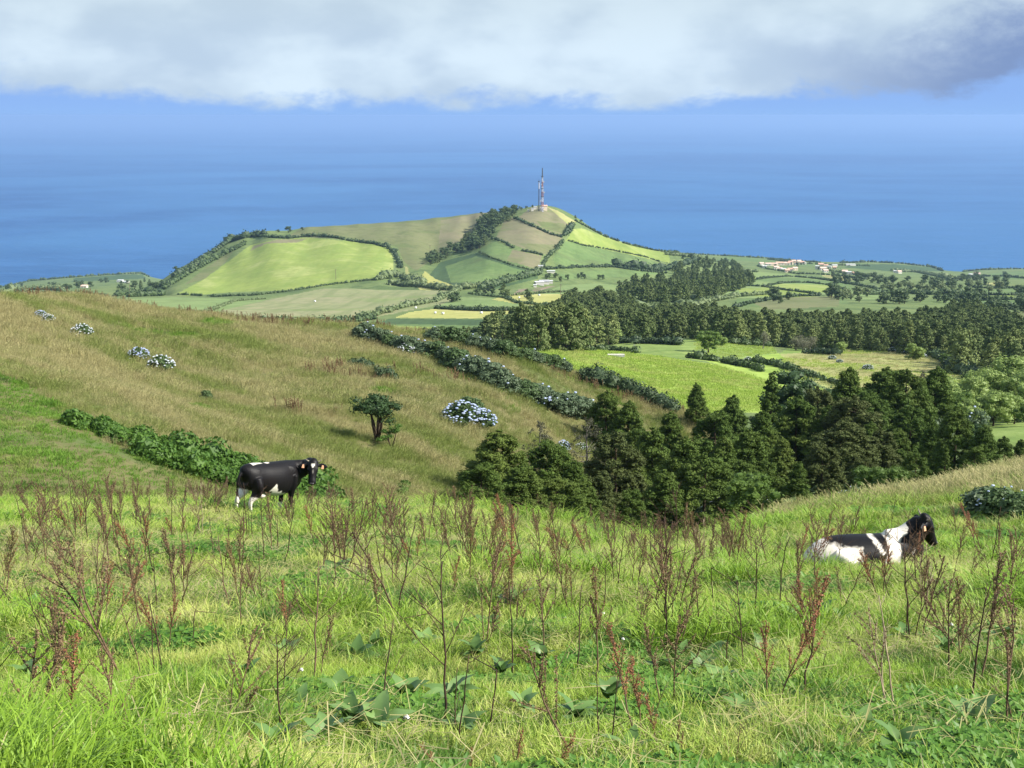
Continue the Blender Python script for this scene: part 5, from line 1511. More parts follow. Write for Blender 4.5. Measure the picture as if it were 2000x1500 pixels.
def stalk(style, px, py, hpx, lean=0.0, away=0.0, var=0, lab=None, thick=1.0):
    p = hit(px, py, 'p')[0]
    h = hpx * p[1] / FPX * 1.03
    st, sd = SPR[style][var % len(SPR[style])]
    o = empty('dock_stalk', tuple(p))
    o.rotation_euler = Euler((away, lean, random.random() * 6.28), 'ZYX') if False else (Matrix.Rotation(lean, 3, 'Y') @ Matrix.Rotation(away, 3, 'X') @ Matrix.Rotation(random.random() * 6.28, 3, 'Z')).to_euler()
    t = (0.75 + 0.25 * min(1.6, 0.8 / max(h, .3))) * thick
    o.scale = (h * min(t, 1.25), h * min(t, 1.25), h)
    obj('stem', st, o)
    if sd: obj('seed_head', sd, o)
    o['category'] = 'plant'; o['group'] = 'dead dock stalks in the pasture'
    STALKS.append((o, style, px, p[1], lean, lab))
    return o
NAMED = [
 ('bare',1195,1490,195,.02,0,0,'thick reddish snapped stalk at the bottom of the view',1.5),('bare',1168,1485,200,-.03,0,1,'slim stalk beside the thick reddish one',1),
 ('twig',1300,1262,275,.03,0,0,None,1.1),('twig',1306,1250,200,.10,0,3,None,1),('broken',1492,1222,95,.02,0,0,'dark stalk snapped over like an elbow',1.7),('bare',1524,1212,185,-.06,0,2,None,1.1),
 ('bare',888,1455,165,0,0,0,'straight black stalk with a clean top in front of the weeds',1.1),('twig',552,1452,240,-.04,0,1,None,1.2),('bare',303,1365,180,-.02,0,1,None,1.2),('bare',318,1325,185,-.06,0,0,None,1.3),
 ('branch',245,1335,290,-.45,0,0,'long rusty stalk leaning far over towards the west',1.2),('branch',228,1312,280,-.35,0,1,'second long rusty stalk leaning beside the first',1.2),
 ('plume',75,1440,290,.28,0,0,'big leaning dock bundle with dark rust seed clumps',1.5),('clump',60,1450,260,.20,0,1,'pale stemmed dock bundle with crumpled brown clumps',1.3),('plume',110,1330,160,.05,0,0,'dark rust dock clump in front of the grass',1.3),
 ('twig',780,1222,210,-.33,0,0,'forked dead stalk spreading over the strawy patch',1.5),('twig',772,1210,200,.20,0,1,None,1.2),('broken',1010,1245,120,0,0,1,None,1.2),('bare',1000,1325,210,.02,0,0,None,1.1),
 ('branch',1130,1495,260,-.55,0,2,'long bent stalk crossing the grass diagonally',1.1),('twig',1897,1385,270,-.01,0,2,'tall thin straight twiggy stalk near the bare earth patch',1.1),('branch',1885,1290,170,-.65,0,0,'thick stalk leaning west behind the weeds',1.5),
 ('plume',345,1190,170,-.02,0,0,None,1.3),('plume',357,1195,150,.10,0,1,None,1.1),('bare',172,1075,140,.02,0,1,None,1.2),('plume',212,1110,120,.0,0,1,None,1.2),('twig',205,1080,130,.05,0,0,None,1),
 ('bare',486,1062,95,.03,0,0,None,1),('bare',494,1068,100,.0,0,1,None,1),('bare',478,1060,85,-.06,0,2,None,1),('plume',565,1040,62,.0,0,0,'rusty stalk in front of the standing cow',1.4),('twig',540,1090,90,.08,0,1,None,1),
 ('twig',655,1095,150,.04,0,0,None,1.1),('plume',735,1050,60,.05,0,1,None,1.3),('bare',868,1048,95,0,0,2,None,1.2),('plume',890,1035,90,.02,0,0,None,1.2),('green',1000,1055,55,.05,0,0,None,1.5),
 ('green',1072,1062,85,0,0,1,'tall green and tan seed spike rising before the dark grove',1.6),('green',1050,1065,60,-.1,0,0,None,1.5),('plume',1118,1075,70,.05,0,1,None,1.3),('green',1135,1070,55,.1,0,0,None,1.4),
 ('bare',1288,1090,115,.08,0,0,None,1.2),('twig',1325,1100,150,-.08,0,1,None,1.1),('plume',1335,1100,120,.06,0,0,None,1),('twig',1350,1120,110,.12,0,3,None,1),
 ('branch',1420,1130,110,.05,0,0,None,1.1),('twig',1440,1110,90,0,0,2,None,1),('branch',1590,1150,140,-.03,0,1,None,1.1),('branch',1700,1110,85,-.12,0,0,'rust stalk in front of the flank of the lying cow',1.1),('branch',1715,1120,95,.08,0,1,None,1.1),
 ('twig',1690,1155,110,.15,0,1,None,1.2),('branch',1740,1180,110,-.3,0,3,None,1.2),('twig',1790,1150,150,-.12,0,0,'thin pale stalk crossing the face of the lying cow',1),('twig',1800,1155,130,-.06,0,3,None,1),('branch',1770,1130,80,.05,0,2,None,1),
 ('branch',1955,1210,150,.2,0,0,None,1.2),('twig',1940,1190,120,-.1,0,0,None,1.1),('branch',1890,1160,90,.05,0,1,None,1),('branch',1985,1180,110,.0,0,2,None,1),('twig',1740,1030,60,.05,0,2,None,1),
 ('broken',440,1420,110,0,0,2,None,1.4),('broken',205,1370,70,.1,0,3,None,1.4),('broken',30,1235,90,.1,0,0,None,1.3),('twig',30,1190,160,-.5,0,0,None,1),('twig',10,1400,240,-.1,0,1,None,1.1),
 ('rust',1000,1530,120,.15,0,0,'rust red seed spike at the lower edge of view',1.7),('rust',1075,1530,130,.35,0,1,None,1.7),('rust',920,1535,85,.05,0,0,None,1.7),('rust',868,1540,105,-.25,0,1,None,1.6),('rust',1290,1480,140,-.25,0,0,None,1.2),('green',1330,1510,90,0,0,1,None,1.4),
 ('rust',495,1500,85,.03,0,1,'dark rust dock spike near the bottom edge',1.7),('rust',430,1530,90,.0,0,0,None,1.6),('green',1320,1500,110,.0,0,0,None,1.4),('twig',1440,1520,120,-.05,0,3,None,1.2),
 ('bare',1010,1210,100,.02,0,2,None,1),('broken',615,1260,80,.05,0,1,None,1.5),('bare',1245,1180,90,.0,0,2,None,1.1),('broken',1600,1340,120,.2,0,2,None,1.0),('bare',1340,1330,150,.35,0,1,None,1.2),
]
for a in NAMED:
    stalk(a[0], a[1], a[2], a[3], a[4], a[5], a[6], a[7], a[8])
r = random.Random(21)
for i in range(215):
    band = r.random()
    if band < .5: py = r.uniform(1035, 1130)
    elif band < .84: py = r.uniform(1130, 1270)
    else: py = r.uniform(1260, 1490)
    px = r.uniform(-30, 2030)
    if py < 1130 and 900 < px < 1500: py += 35
    if py < 1120 and px > 1500 and r.random() < .35: continue
    D = hit(px, py, 'p')[0][1]
    hm = r.uniform(.5, 1.05) if D > 14 else r.uniform(.45, .85)
    st = r.choice(['clump', 'clump', 'clump', 'clump', 'branch', 'plume', 'twig', 'bare', 'broken', 'green' if 900 < px < 1500 else 'clump'])
    stalk(st, px, py, hm * FPX / D, r.gauss(0, .12), r.gauss(0, .10), r.randrange(8), None, 1.0)
LOOK = {'clump': 'many stemmed brown dock clump', 'bare': 'bare dark dock stalk', 'broken': 'snapped dark dock stalk', 'twig': 'thin forked dead stalk', 'branch': 'branching rusty seeded stalk', 'plume': 'brown plumed dock stalk', 'green': 'tan green plumed dock stalk', 'rust': 'rust red plumed dock stalk'}
rows = {}
for s in STALKS:
    if s[5]: s[0]['label'] = s[5]; continue
    D = s[3]
    k = 0 if D < 8 else 1 if D < 12 else 2 if D < 16 else 3 if D < 21 else 4 if D < 27 else 5
    rows.setdefault(k, []).append(s)
WH = ['nearest the viewer', 'in the near grass', 'before the strawy band', 'around the strawy band', 'below the brow', 'along the brow']
for k, lst in rows.items():
    for i, s in enumerate(sorted(lst, key=lambda s: s[2])):
        s[0]['label'] = '%s, %s from the west %s' % (LOOK[s[1]], ordinal(i), WH[k])

# the many smaller stalks behind and between, too many to tell apart
def merge_two(st, sd, sm, dm):
    b = bmesh.new(); b.from_mesh(st); n0 = len(b.faces); b.from_mesh(sd); b.faces.ensure_lookup_table()
    for f in b.faces[n0:]: f.material_index = 1
    me = bpy.data.meshes.new('stalks'); b.to_mesh(me); b.free()
    me.materials.clear(); me.materials.append(sm); me.materials.append(dm); return me
MP = [merge_two(a, b, a.materials[0], b.materials[0]) for a, b in [SPR['clump'][i] for i in (0, 1, 3, 4, 6, 7)] + [SPR['plume'][0], SPR['green'][0]] if b]
x, y, r_ = rand_area(400, -.5, .5, 17, 44, 51)
brow = np.exp(-((y - 33) / 7.0) ** 2); dn = fbm(x / 4, y / 4, 2, 53)
k = (r_.random(len(x)) < .35 + .6 * brow) & (dn > -.30) & ~((x / y > .20) & (y > 21) & (r_.random(len(x)) < .75)); x, y = x[k], y[k]
pts, rot = place(x, y, 'p', r_, .13); s = .50 + .45 * r_.random(len(x))
scatter('dry_weeds', pts, rot, np.c_[s, s, s], r_.integers(0, len(MP), len(x)), MP, 'thin brown dock stalks crowding the brow of the pasture')

# ------------------------------------------------------------------ green dock plants with broad leaves
M['dock'] = leaf_mat('broad dock leaves', (.090,.185,.045), (.150,.240,.070), trans=.25, rnd=.3, rough=.45, spec=.35)
M['dock_pale'] = leaf_mat('greyish broad dock leaves', (.120,.225,.060), (.180,.285,.085), trans=.2, rnd=.3, rough=.4, spec=.4)
def dock_leaf(seed, mat):
    r = np.random.default_rng(seed); nx, ny = 9, 5
    V = []
    for i in range(nx):
        t = i / (nx - 1); w = .25 * math.sin(math.pi * min(1, t * .93 + .07) ** .75) + .004
        z = .42 * t - .55 * t * t
        for j in range(ny):
            s = (j / (ny - 1) - .5) * 2
            V.append((t, s * w, z + abs(s) * .07 * (1 - t) + .018 * math.sin(t * 17 + j * 2 + seed) * abs(s)))
    V = np.array(V); i = np.arange(nx - 1)[:, None] * ny; j = np.arange(ny - 1)[None]
    Q = np.stack([i + j, i + ny + j, i + ny + j + 1, i + j + 1], -1).reshape(-1, 4)
    return mesh_np('leaf', V, Q, [M[mat]], True)
DL = [dock_leaf(i, 'dock') for i in range(4)]; DP = [dock_leaf(i + 9, 'dock_pale') for i in range(3)]
r = random.Random(33)
docks = DOCKS
DK = []
for i, (px, py, s, kd) in enumerate(docks):
    p = hit(px, py, 'p')[0]
    o = empty('dock_plant', (p[0], p[1], p[2] + .05)); o['category'] = 'plant'; o['group'] = 'green dock plants in the pasture'
    n = r.randint(5, 8)
    for k in range(n):
        lf = obj('leaf', r.choice(DP if kd == 'p' else DL), o)
        L = s * r.uniform(.12, .22) * (1.0 if p[1] < 12 else 1.5)
        lf.scale = (L, L * r.uniform(.9, 1.3), L)
        lf.rotation_euler = (r.gauss(0, .25), -r.uniform(.25, 1.15), k * 6.28 / n + r.gauss(0, .3))
    DK.append((o, px, py, kd))
for i, (o, px, py, kd) in enumerate(sorted(DK, key=lambda q: q[1])):
    o['label'] = '%s broad leaved dock rosette, %s from the west in the pasture' % ('greyish' if kd == 'p' else 'green', ordinal(i))

# clover blossoms
M['petal'] = plain_mat('white clover blossom', (.80,.78,.74), .7, (.66,.66,.58), 90.0)
M['gstem'] = plain_mat('green stem', (.12,.20,.05), .7)
fb = MB(); leaf_cloud(fb, [(0, 0, 0)], [.010], 60, .008, seed=4, core=.8); cl_m = fb.mesh('blossom', [M['petal']])
sb = MB(); sb.tube([(0, 0, -.14), (.01, 0, -.07), (0, 0, 0)], [.0016, .0015, .0013], 5); st_m = sb.mesh('stem', [M['gstem']])
for i, (px, py) in enumerate([(590,1350),(795,1462),(1103,1235),(1178,1226),(1855,1257),(118,1372),(1216,1282)]):
    p = hit(px, py + 6, 'p')[0]
    o = empty('clover_flower', (p[0], p[1], p[2] + .17), 0, 1.0)
    obj('blossom', cl_m, o); obj('stem', st_m, o)
    tag(o, 'small round white clover blossom, %s from the west in the grass' % ordinal(sorted([590,795,1103,1178,1855,118,1216]).index(px)), 'flower', 'white clover blossoms')

# bare trampled earth
M['mud'] = plain_mat('dark trampled earth', (.040,.024,.016), .9, (.080,.050,.032), 30.0, bump=.02)
for k, (bx, by, br) in enumerate(BARE):
    mb = MB(); rr = np.random.default_rng(k)
    for i in range(60):
        a = rr.random() * 6.28; q = br * math.sqrt(rr.random()) * 1.05; s = .018 + .035 * rr.random()
        x, y = bx + q * math.cos(a), by + q * math.sin(a); z = float(ground_z(np.array([x]), np.array([y]), 'p')[0])
        mb.add(np.array([x, y, z + .005]) + ICO_V * s * np.array([1.2, 1.2, .7]) * (.7 + .6 * rr.random((12, 1))), t=ICO_T)
    tag(obj('mud', mb.mesh('mud', [M['mud']])), 'clods of dark trampled earth showing through the grass', kind='stuff')
# ------------------------------------------------------------------ cows
def coat_mat():
    m, t, out = new_mat('short cow coat')
    at = t.n('ShaderNodeAttribute'); at.attribute_name = 'coat'
    tcn = t.n('ShaderNodeTexCoord')
    n = t.noise(t.mapping(tcn.outputs['Object'], scale=(1, 1, .4)), 60.0, 4.0, 0.6)
    col = t.n('ShaderNodeMix', data_type='RGBA', blend_type='MULTIPLY'); col.inputs[0].default_value = .5
    t.l(at.outputs['Color'], col.inputs[6]); t.l(t.mix(n, (.55, .5, .45), (1.2, 1.2, 1.2)), col.inputs[7])
    b = t.n('ShaderNodeBsdfPrincipled'); t.l(col.outputs[2], b.inputs['Base Color'])
    b.inputs['Roughness'].default_value = .5; b.inputs['Specular IOR Level'].default_value = .18
    bp = t.n('ShaderNodeBump'); bp.inputs['Distance'].default_value = .004; t.l(n, bp.inputs['Height']); t.l(bp.outputs[0], b.inputs['Normal'])
    t.l(b.outputs[0], out.inputs[0]); return m
M['coat'] = coat_mat()
M['horn'] = plain_mat('grey horn', (.30,.26,.20), .5, (.16,.13,.10), 20)
M['tag'] = plain_mat('salmon ear tag', (.80,.42,.24), .5, (.74,.38,.22), 20)
M['eyeball'] = plain_mat('dark eye', (.012,.009,.007), .12, spec=.6)
M['nose'] = plain_mat('wet grey nose', (.055,.050,.048), .3, (.035,.03,.03), 30, spec=.5)

def ell(mb, rows, n=36, up=(0, 0, 1)):
    """rows: (x, y, z, half width, half height)"""
    R = np.array(rows, float); P = R[:, :3]; k = len(P)
    # resample smoothly
    s = np.linspace(0, k - 1, (k - 1) * 3 + 1)
    def cr(a):
        o = []
        for q in s:
            i = min(int(q), k - 2); t = q - i
            p0 = a[max(i - 1, 0)]; p1 = a[i]; p2 = a[i + 1]; p3 = a[min(i + 2, k - 1)]
            o.append(.5 * ((2 * p1) + (-p0 + p2) * t + (2 * p0 - 5 * p1 + 4 * p2 - p3) * t * t + (-p0 + 3 * p1 - 3 * p2 + p3) * t ** 3))
        return np.array(o)
    P = cr(P); W = np.maximum(cr(R[:, 3:]), .008)
    T = np.gradient(P, axis=0); T /= np.linalg.norm(T, axis=1, keepdims=True)
    U = np.array(up, float)
    side = np.cross(T, U); side /= np.linalg.norm(side, axis=1, keepdims=True) + 1e-9
    u2 = np.cross(side, T)
    th = np.arange(n) / n * 2 * math.pi
    ring = np.cos(th)[None, :, None] * side[:, None] * W[:, 0][:, None, None] + np.sin(th)[None, :, None] * u2[:, None] * W[:, 1][:, None, None]
    V = (P[:, None] + ring).reshape(-1, 3); K = len(P)
    i = np.arange(K - 1)[:, None] * n; j = np.arange(n)[None]; j2 = (j + 1) % n
    Q = np.stack([i + j, i + j2, i + n + j2, i + n + j], -1).reshape(-1, 4)
    V = np.vstack([V, P[0] - T[0] * W[0].min() * .5, P[-1] + T[-1] * W[-1].min() * .5]); c0 = K * n; e = (K - 1) * n
    Tt = [[c0, (x + 1) % n, x] for x in range(n)] + [[c0 + 1, e + x, e + (x + 1) % n] for x in range(n)]
    mb.add(V, q=Q, t=Tt)

def fuse(mb, name, voxel, smooth_it, white):
    tmp = bpy.data.objects.new('tmp', mb.mesh('tmp', [])); COL.objects.link(tmp)
    m1 = tmp.modifiers.new('r', 'REMESH'); m1.mode = 'VOXEL'; m1.voxel_size = voxel
    m2 = tmp.modifiers.new('s', 'SMOOTH'); m2.factor = .5; m2.iterations = smooth_it
    dg = bpy.context.evaluated_depsgraph_get()
    me = bpy.data.meshes.new_from_object(tmp.evaluated_get(dg)); me.name = name
    bpy.data.objects.remove(tmp, do_unlink=True)
    n = len(me.vertices); co = np.empty(n * 3, np.float32); me.vertices.foreach_get('co', co); co = co.reshape(-1, 3).astype(float)
    nz = .022 * (vnoise(co[:, 0] * 9 + co[:, 1] * 4, co[:, 2] * 9 + co[:, 1] * 5, 3) + .6 * vnoise(co[:, 0] * 22, co[:, 2] * 22 + co[:, 1] * 9, 8)) * 2
    col = white(co[:, 0] + nz, co[:, 1], co[:, 2] + nz * .8, co)
    a = me.color_attributes.new('coat', 'FLOAT_COLOR', 'POINT'); a.data.foreach_set('color', np.c_[col, np.ones(n)].astype(np.float32).ravel())
    me.polygons.foreach_set('use_smooth', np.ones(len(me.polygons), bool))
    me.materials.clear(); me.materials.append(M['coat'])
    return me

def head_frame(poll, muz, sidew):
    f = (muz - poll) / np.linalg.norm(muz - poll); s = np.array(sidew, float); s -= f * (s @ f); s /= np.linalg.norm(s)
    n = np.cross(s, f)      # face normal
    if n[2] < 0 and abs(n[2]) > .05: n = -n
    return f, s, n

def make_cow(label, loc, heading, torso, legs, neck, poll, muz, side, facen, white, extra=(), horn_up=.10, ear_dirs=None, tags=(1, 1), pitch=0.0, size=1.0):
    mb = MB()
    ell(mb, torso)
    for L in legs: ell(mb, L, 24, up=(1, 0, .01))
    ell(mb, neck, 36, up=(0, 0, 1) if abs(neck[-1][2] - neck[0][2]) < .3 else (-.6, 0, .8))
    for e in extra: ell(mb, e, 14)
    poll = np.array(poll, float); muz = np.array(muz, float)
    f = muz - poll; L = np.linalg.norm(f); f /= L
    s = np.array(side, float); s -= f * (s @ f); s /= np.linalg.norm(s)
    nrm = np.array(facen, float); nrm -= f * (nrm @ f); nrm -= s * (nrm @ s); nrm /= np.linalg.norm(nrm)
    # skull: wide brow, narrow nose bridge, broad muzzle (half width along s, half depth along nrm)
    prof = [(-.08, -.02, .07, .07), (0, 0, .105, .10), (.18, -.005, .118, .115), (.36, -.01, .112, .115), (.55, -.015, .095, .098), (.74, -.018, .082, .085), (.88, -.02, .092, .082), (.98, -.025, .086, .068), (1.03, -.03, .058, .045)]
    rows = [tuple(poll + f * p[0] * L + nrm * p[1]) + (p[2], p[3]) for p in prof]
    ell(mb, rows, 18, up=tuple(nrm))
    # jaw
    ell(mb, [tuple(poll + f * .22 * L - nrm * .09) + (.07, .06), tuple(poll + f * .5 * L - nrm * .095) + (.055, .045), tuple(poll + f * .88 * L - nrm * .07) + (.04, .03)], 12, up=tuple(nrm))
    # brow bulges over the eyes and poll tuft
    for q in (-1, 1):
        ell(mb, [tuple(poll + f * .24 * L + s * q * .085 + nrm * .03) + (.03, .03), tuple(poll + f * .34 * L + s * q * .090 + nrm * .035) + (.036, .036), tuple(poll + f * .44 * L + s * q * .078 + nrm * .03) + (.028, .028)], 10, up=tuple(nrm))
    ell(mb, [tuple(poll - f * .06 * L - s * .06 + nrm * .01) + (.04, .04), tuple(poll - f * .09 * L + nrm * .02) + (.055, .05), tuple(poll - f * .06 * L + s * .06 + nrm * .01) + (.04, .04)], 10, up=tuple(nrm))
    ed = ear_dirs or [(-s, nrm), (s, nrm)]
    tips = []
    for q, (d, fn) in zip((-1, 1), ed):
        d = np.array(d, float); d = d / np.linalg.norm(d)
        b0 = poll + f * .10 * L + s * q * .09 - nrm * .015
        rows = [tuple(b0) + (.030, .028), tuple(b0 + d * .06) + (.045, .022), tuple(b0 + d * .12) + (.062, .018), tuple(b0 + d * .19) + (.052, .016), tuple(b0 + d * .245) + (.02, .012)]
        ell(mb, rows, 12, up=tuple(fn)); tips.append((b0, d, np.array(fn, float)))
    me = fuse(mb, 'body', .0145, 5, white(poll, f, s, nrm, L))
    o = empty('cow', loc, heading)
    o.rotation_euler = (0, pitch, heading); o.scale = (size,) * 3
    obj('body', me, o)
    for q in (-1, 1):
        eb = MB(); c = poll + f * .33 * L + s * q * .108 + nrm * .045; eb.add(c + ICO_V * .021, t=ICO_T); obj('eye', eb.mesh('eye', [M['eyeball']], True), o)
        hb = MB(); c = poll - f * .02 * L + s * q * .085 + nrm * .01
        hb.tube([c, c + s * q * .045 - f * .01, c + s * q * .085 - f * .035 + nrm * .01, c + s * q * .10 - f * horn_up + nrm * .02], [.020, .017, .012, .003], 8); obj('horn', hb.mesh('horn', [M['horn']], True), o)
    for k, (b0, d, fn) in enumerate(tips):
        if not tags[k]: continue
        tb = MB(); fnn = fn / np.linalg.norm(fn); c = b0 + d * .135 + fnn * .022
        w_ = np.cross(fnn, np.array([0, 0, 1.])); w_ /= np.linalg.norm(w_); h_ = np.cross(w_, fnn)
        if h_[2] < 0: h_ = -h_
        pts = [(-.018, .03), (.018, .03), (.030, -.05), (-.030, -.05)]
        vv = [c + w_ * a - h_ * .02 + h_ * b for a, b in pts]; vv += [v + fnn * .006 for v in vv]
        tb.add(vv, q=[[0,1,2,3],[7,6,5,4],[0,4,5,1],[1,5,6,2],[2,6,7,3],[3,7,4,0]]); obj('ear_tag', tb.mesh('ear_tag', [M['tag']]), o)
    # nose pad
    nb = MB(); ell(nb, [tuple(muz + nrm * .028 - s * .045) + (.020, .022), tuple(muz + f * .004 + nrm * .030) + (.024, .028), tuple(muz + nrm * .028 + s * .045) + (.020, .022)], 10, up=tuple(nrm)); obj('nose', nb.mesh('nose', [M['nose']], True), o)
    return tag(o, label, 'cow', 'black and white cows')

BLK = np.array([.008, .007, .008]); BRN = np.array([.020, .010, .008]); WHT = np.array([.78, .73, .64])
def blend(mask, a, b): return a[None] * (1 - mask[:, None]) + b[None] * mask[:, None]
def sm(x, w=.016): return np.clip(x / w * .5 + .5, 0, 1)

def white1(poll, f, s, nrm, L):
    def fn(x, y, z, co):
        base = blend(np.clip((1.0 - z) * 1.2 + .25 * vnoise(x * 3, z * 3, 4), 0, 1) * (x < -.1), BLK, BRN)
        w = np.zeros(len(x))
        w = np.maximum(w, sm(.55 - z) * (x < -.38) * (y < 0)); w = np.maximum(w, sm(.68 - z - .1 * (x + .6)) * (x < -.42) * (y > .03))
        w = np.maximum(w, sm(.84 - 1.5 * np.abs(x + .12 - .1 * (z < .66)) - z) * (y < .1) * (np.abs(x + .05) < .34)); w = np.maximum(w, sm(.60 - z) * (np.abs(x + .05) < .32) * (np.abs(y) < .3))   # belly patch
        w = np.maximum(w, sm(.10 - np.abs(y - .03 - .2 * (x + .5)) ) * sm(z - 1.17) * (x < -.36) * (x > -.66))
        w = np.maximum(w, sm(.05 - np.hypot(x + .22, y + .02)))
        w = np.maximum(w, sm(.34 - z) * (x > .2) * (y > 0)); w = np.maximum(w, sm(.20 - z) * (x > .2) * (y < 0) * .6)
        w = np.maximum(w, sm(.018 - np.hypot(x + .36, z - .62), .006) * (y < 0))
        d = co - (poll + f * .22 * L); u = d @ s; v = d @ f; k = d @ nrm
        hrt = .040 - np.maximum(np.abs(u) * (1.0 + 3.5 * np.clip(v, 0, .1) / .1), np.abs(v) * .85)
        w = np.maximum(w, sm(hrt, .006) * (k > .03))
        w = np.maximum(w, .35 * sm(.012 - np.hypot(u - .01, (v - .13) * .35), .01) * (k > .02))
        c = base * (1 - w[:, None]) + WHT[None] * w[:, None]
        ht = sm(.05 - z)[:, None]; return c * (1 - ht) + np.array([.05, .04, .03])[None] * ht
    return fn
def white2(poll, f, s, nrm, L):
    def fn(x, y, z, co):
        base = np.repeat(BLK[None], len(x), 0); w = np.zeros(len(x)); near = (y < .12)
        w = np.maximum(w, sm(-.60 - x + .25 * (.45 - z)) * sm(.64 - z - .25 * (x + .75)) )
        w = np.maximum(w, sm(.10 - np.abs(z - .50 + .10 * (x + .45))) * sm(.24 - np.abs(x + .42)) * (y < .05))
        w = np.maximum(w, sm(.125 - np.abs(x - .30 - .28 * (z - .40))) * sm(z - .10))
        w = np.maximum(w, sm(z - .66 - .55 * (x - .45)) * (x > .35) * (x < .62))
        w = np.maximum(w, sm(.035 - np.abs(x - .08 + .6 * (z - .62))) * (z > .48))
        w = np.maximum(w, sm(.17 - z) * (x > .86)); w = np.maximum(w, sm(.02 - np.abs(z - .46 - .7 * (x - .72))) * (np.abs(x - .72) < .05) * (y < 0))
        return base * (1 - w[:, None]) + WHT[None] * w[:, None]
    return fn

def rot2(v, a):      # world direction into the frame of a cow headed a
    c, s = math.cos(a), math.sin(a); return np.array([v[0] * c + v[1] * s, -v[0] * s + v[1] * c, v[2]])
h1 = math.radians(50)
p1 = hit(524, 1006, 'p')[0]
poll1 = rot2((.86, .30, 1.33), h1); dir1 = rot2((.06, -.38, -.92), h1)
make_cow('standing black cow with white hind legs turning its head to the viewer', (p1[0], p1[1], p1[2] - .08), h1,
    [(-.84,0,1.02,.10,.16),(-.78,0,1.03,.20,.24),(-.62,0,1.00,.265,.295),(-.40,0,.955,.285,.335),(-.15,0,.92,.31,.375),(.12,0,.905,.315,.395),(.36,0,.93,.275,.385),(.56,0,.97,.22,.345),(.72,0,.99,.15,.27),(.80,0,1.0,.08,.17)],
    [[(-.60,-.17,.98,.15,.12),(-.58,-.19,.80,.19,.11),(-.56,-.19,.64,.145,.09),(-.66,-.17,.50,.075,.055),(-.70,-.16,.40,.055,.042),(-.66,-.16,.22,.042,.038),(-.64,-.16,.10,.048,.045),(-.60,-.16,.02,.062,.055)],
     [(-.60,.17,.98,.15,.12),(-.60,.19,.80,.19,.11),(-.62,.19,.64,.145,.09),(-.76,.18,.50,.075,.055),(-.80,.18,.40,.055,.042),(-.78,.18,.22,.042,.038),(-.77,.18,.10,.048,.045),(-.73,.18,.02,.062,.055)],
     [(.46,-.17,1.0,.15,.09),(.47,-.18,.80,.13,.09),(.46,-.17,.62,.085,.07),(.47,-.16,.46,.056,.05),(.48,-.16,.38,.058,.052),(.47,-.16,.20,.038,.036),(.47,-.16,.10,.046,.045),(.50,-.16,.02,.062,.055)],
     [(.50,.17,1.0,.15,.09),(.50,.18,.80,.13,.09),(.48,.17,.62,.085,.07),(.46,.16,.46,.056,.05),(.46,.16,.38,.058,.052),(.44,.16,.20,.038,.036),(.43,.16,.10,.046,.045),(.46,.16,.02,.062,.055)]],
    [(.40,0,1.02,.20,.30),(.62,-.02,1.06,.17,.26),(.76,-.09,1.12,.145,.215),(.84,-.18,1.18,.125,.175)] + [tuple(poll1 * .6 + np.array([.84,-.18,1.18]) * .4) + (.115,.15), tuple(poll1 + dir1 * .05) + (.09,.10)],
    poll1, poll1 + dir1 * .51, rot2((1, .05, 0), h1), rot2((0, -.9, .4), h1), white1,
    extra=[[(-.84,0,1.10,.035,.035),(-.93,.0,1.02,.034,.034),(-.96,0,.80,.030,.030),(-.95,0,.60,.028,.028),(-.93,0,.46,.045,.045),(-.93,0,.34,.02,.02)],
           [(-.42,0,.60,.09,.07),(-.30,0,.56,.12,.09),(-.16,0,.58,.09,.07)],
           [(.50,0,.74,.12,.12),(.66,0,.78,.12,.14),(.74,-.02,.90,.10,.12)],
           [(-.66,-.10,1.12,.10,.09),(-.56,-.13,1.11,.12,.10),(-.46,-.10,1.12,.10,.09)],[(-.66,.10,1.12,.10,.09),(-.56,.13,1.11,.12,.10),(-.46,.10,1.12,.10,.09)],
           [(.30,-.15,1.17,.06,.08),(.42,-.165,1.08,.10,.14),(.50,-.16,.93,.10,.13)]],
    ear_dirs=[(rot2((-1, -.15, -.22), h1), rot2((0, -1, .3), h1)), (rot2((1, -.15, -.12), h1), rot2((0, -1, .3), h1))], horn_up=.05, pitch=math.radians(9), size=1.06)
h2 = math.radians(6)
p2 = hit(1690, 1122, 'p')[0]
poll2 = rot2((.90, .0, .97), h2); dir2 = rot2((.42, .22, -.84), h2)
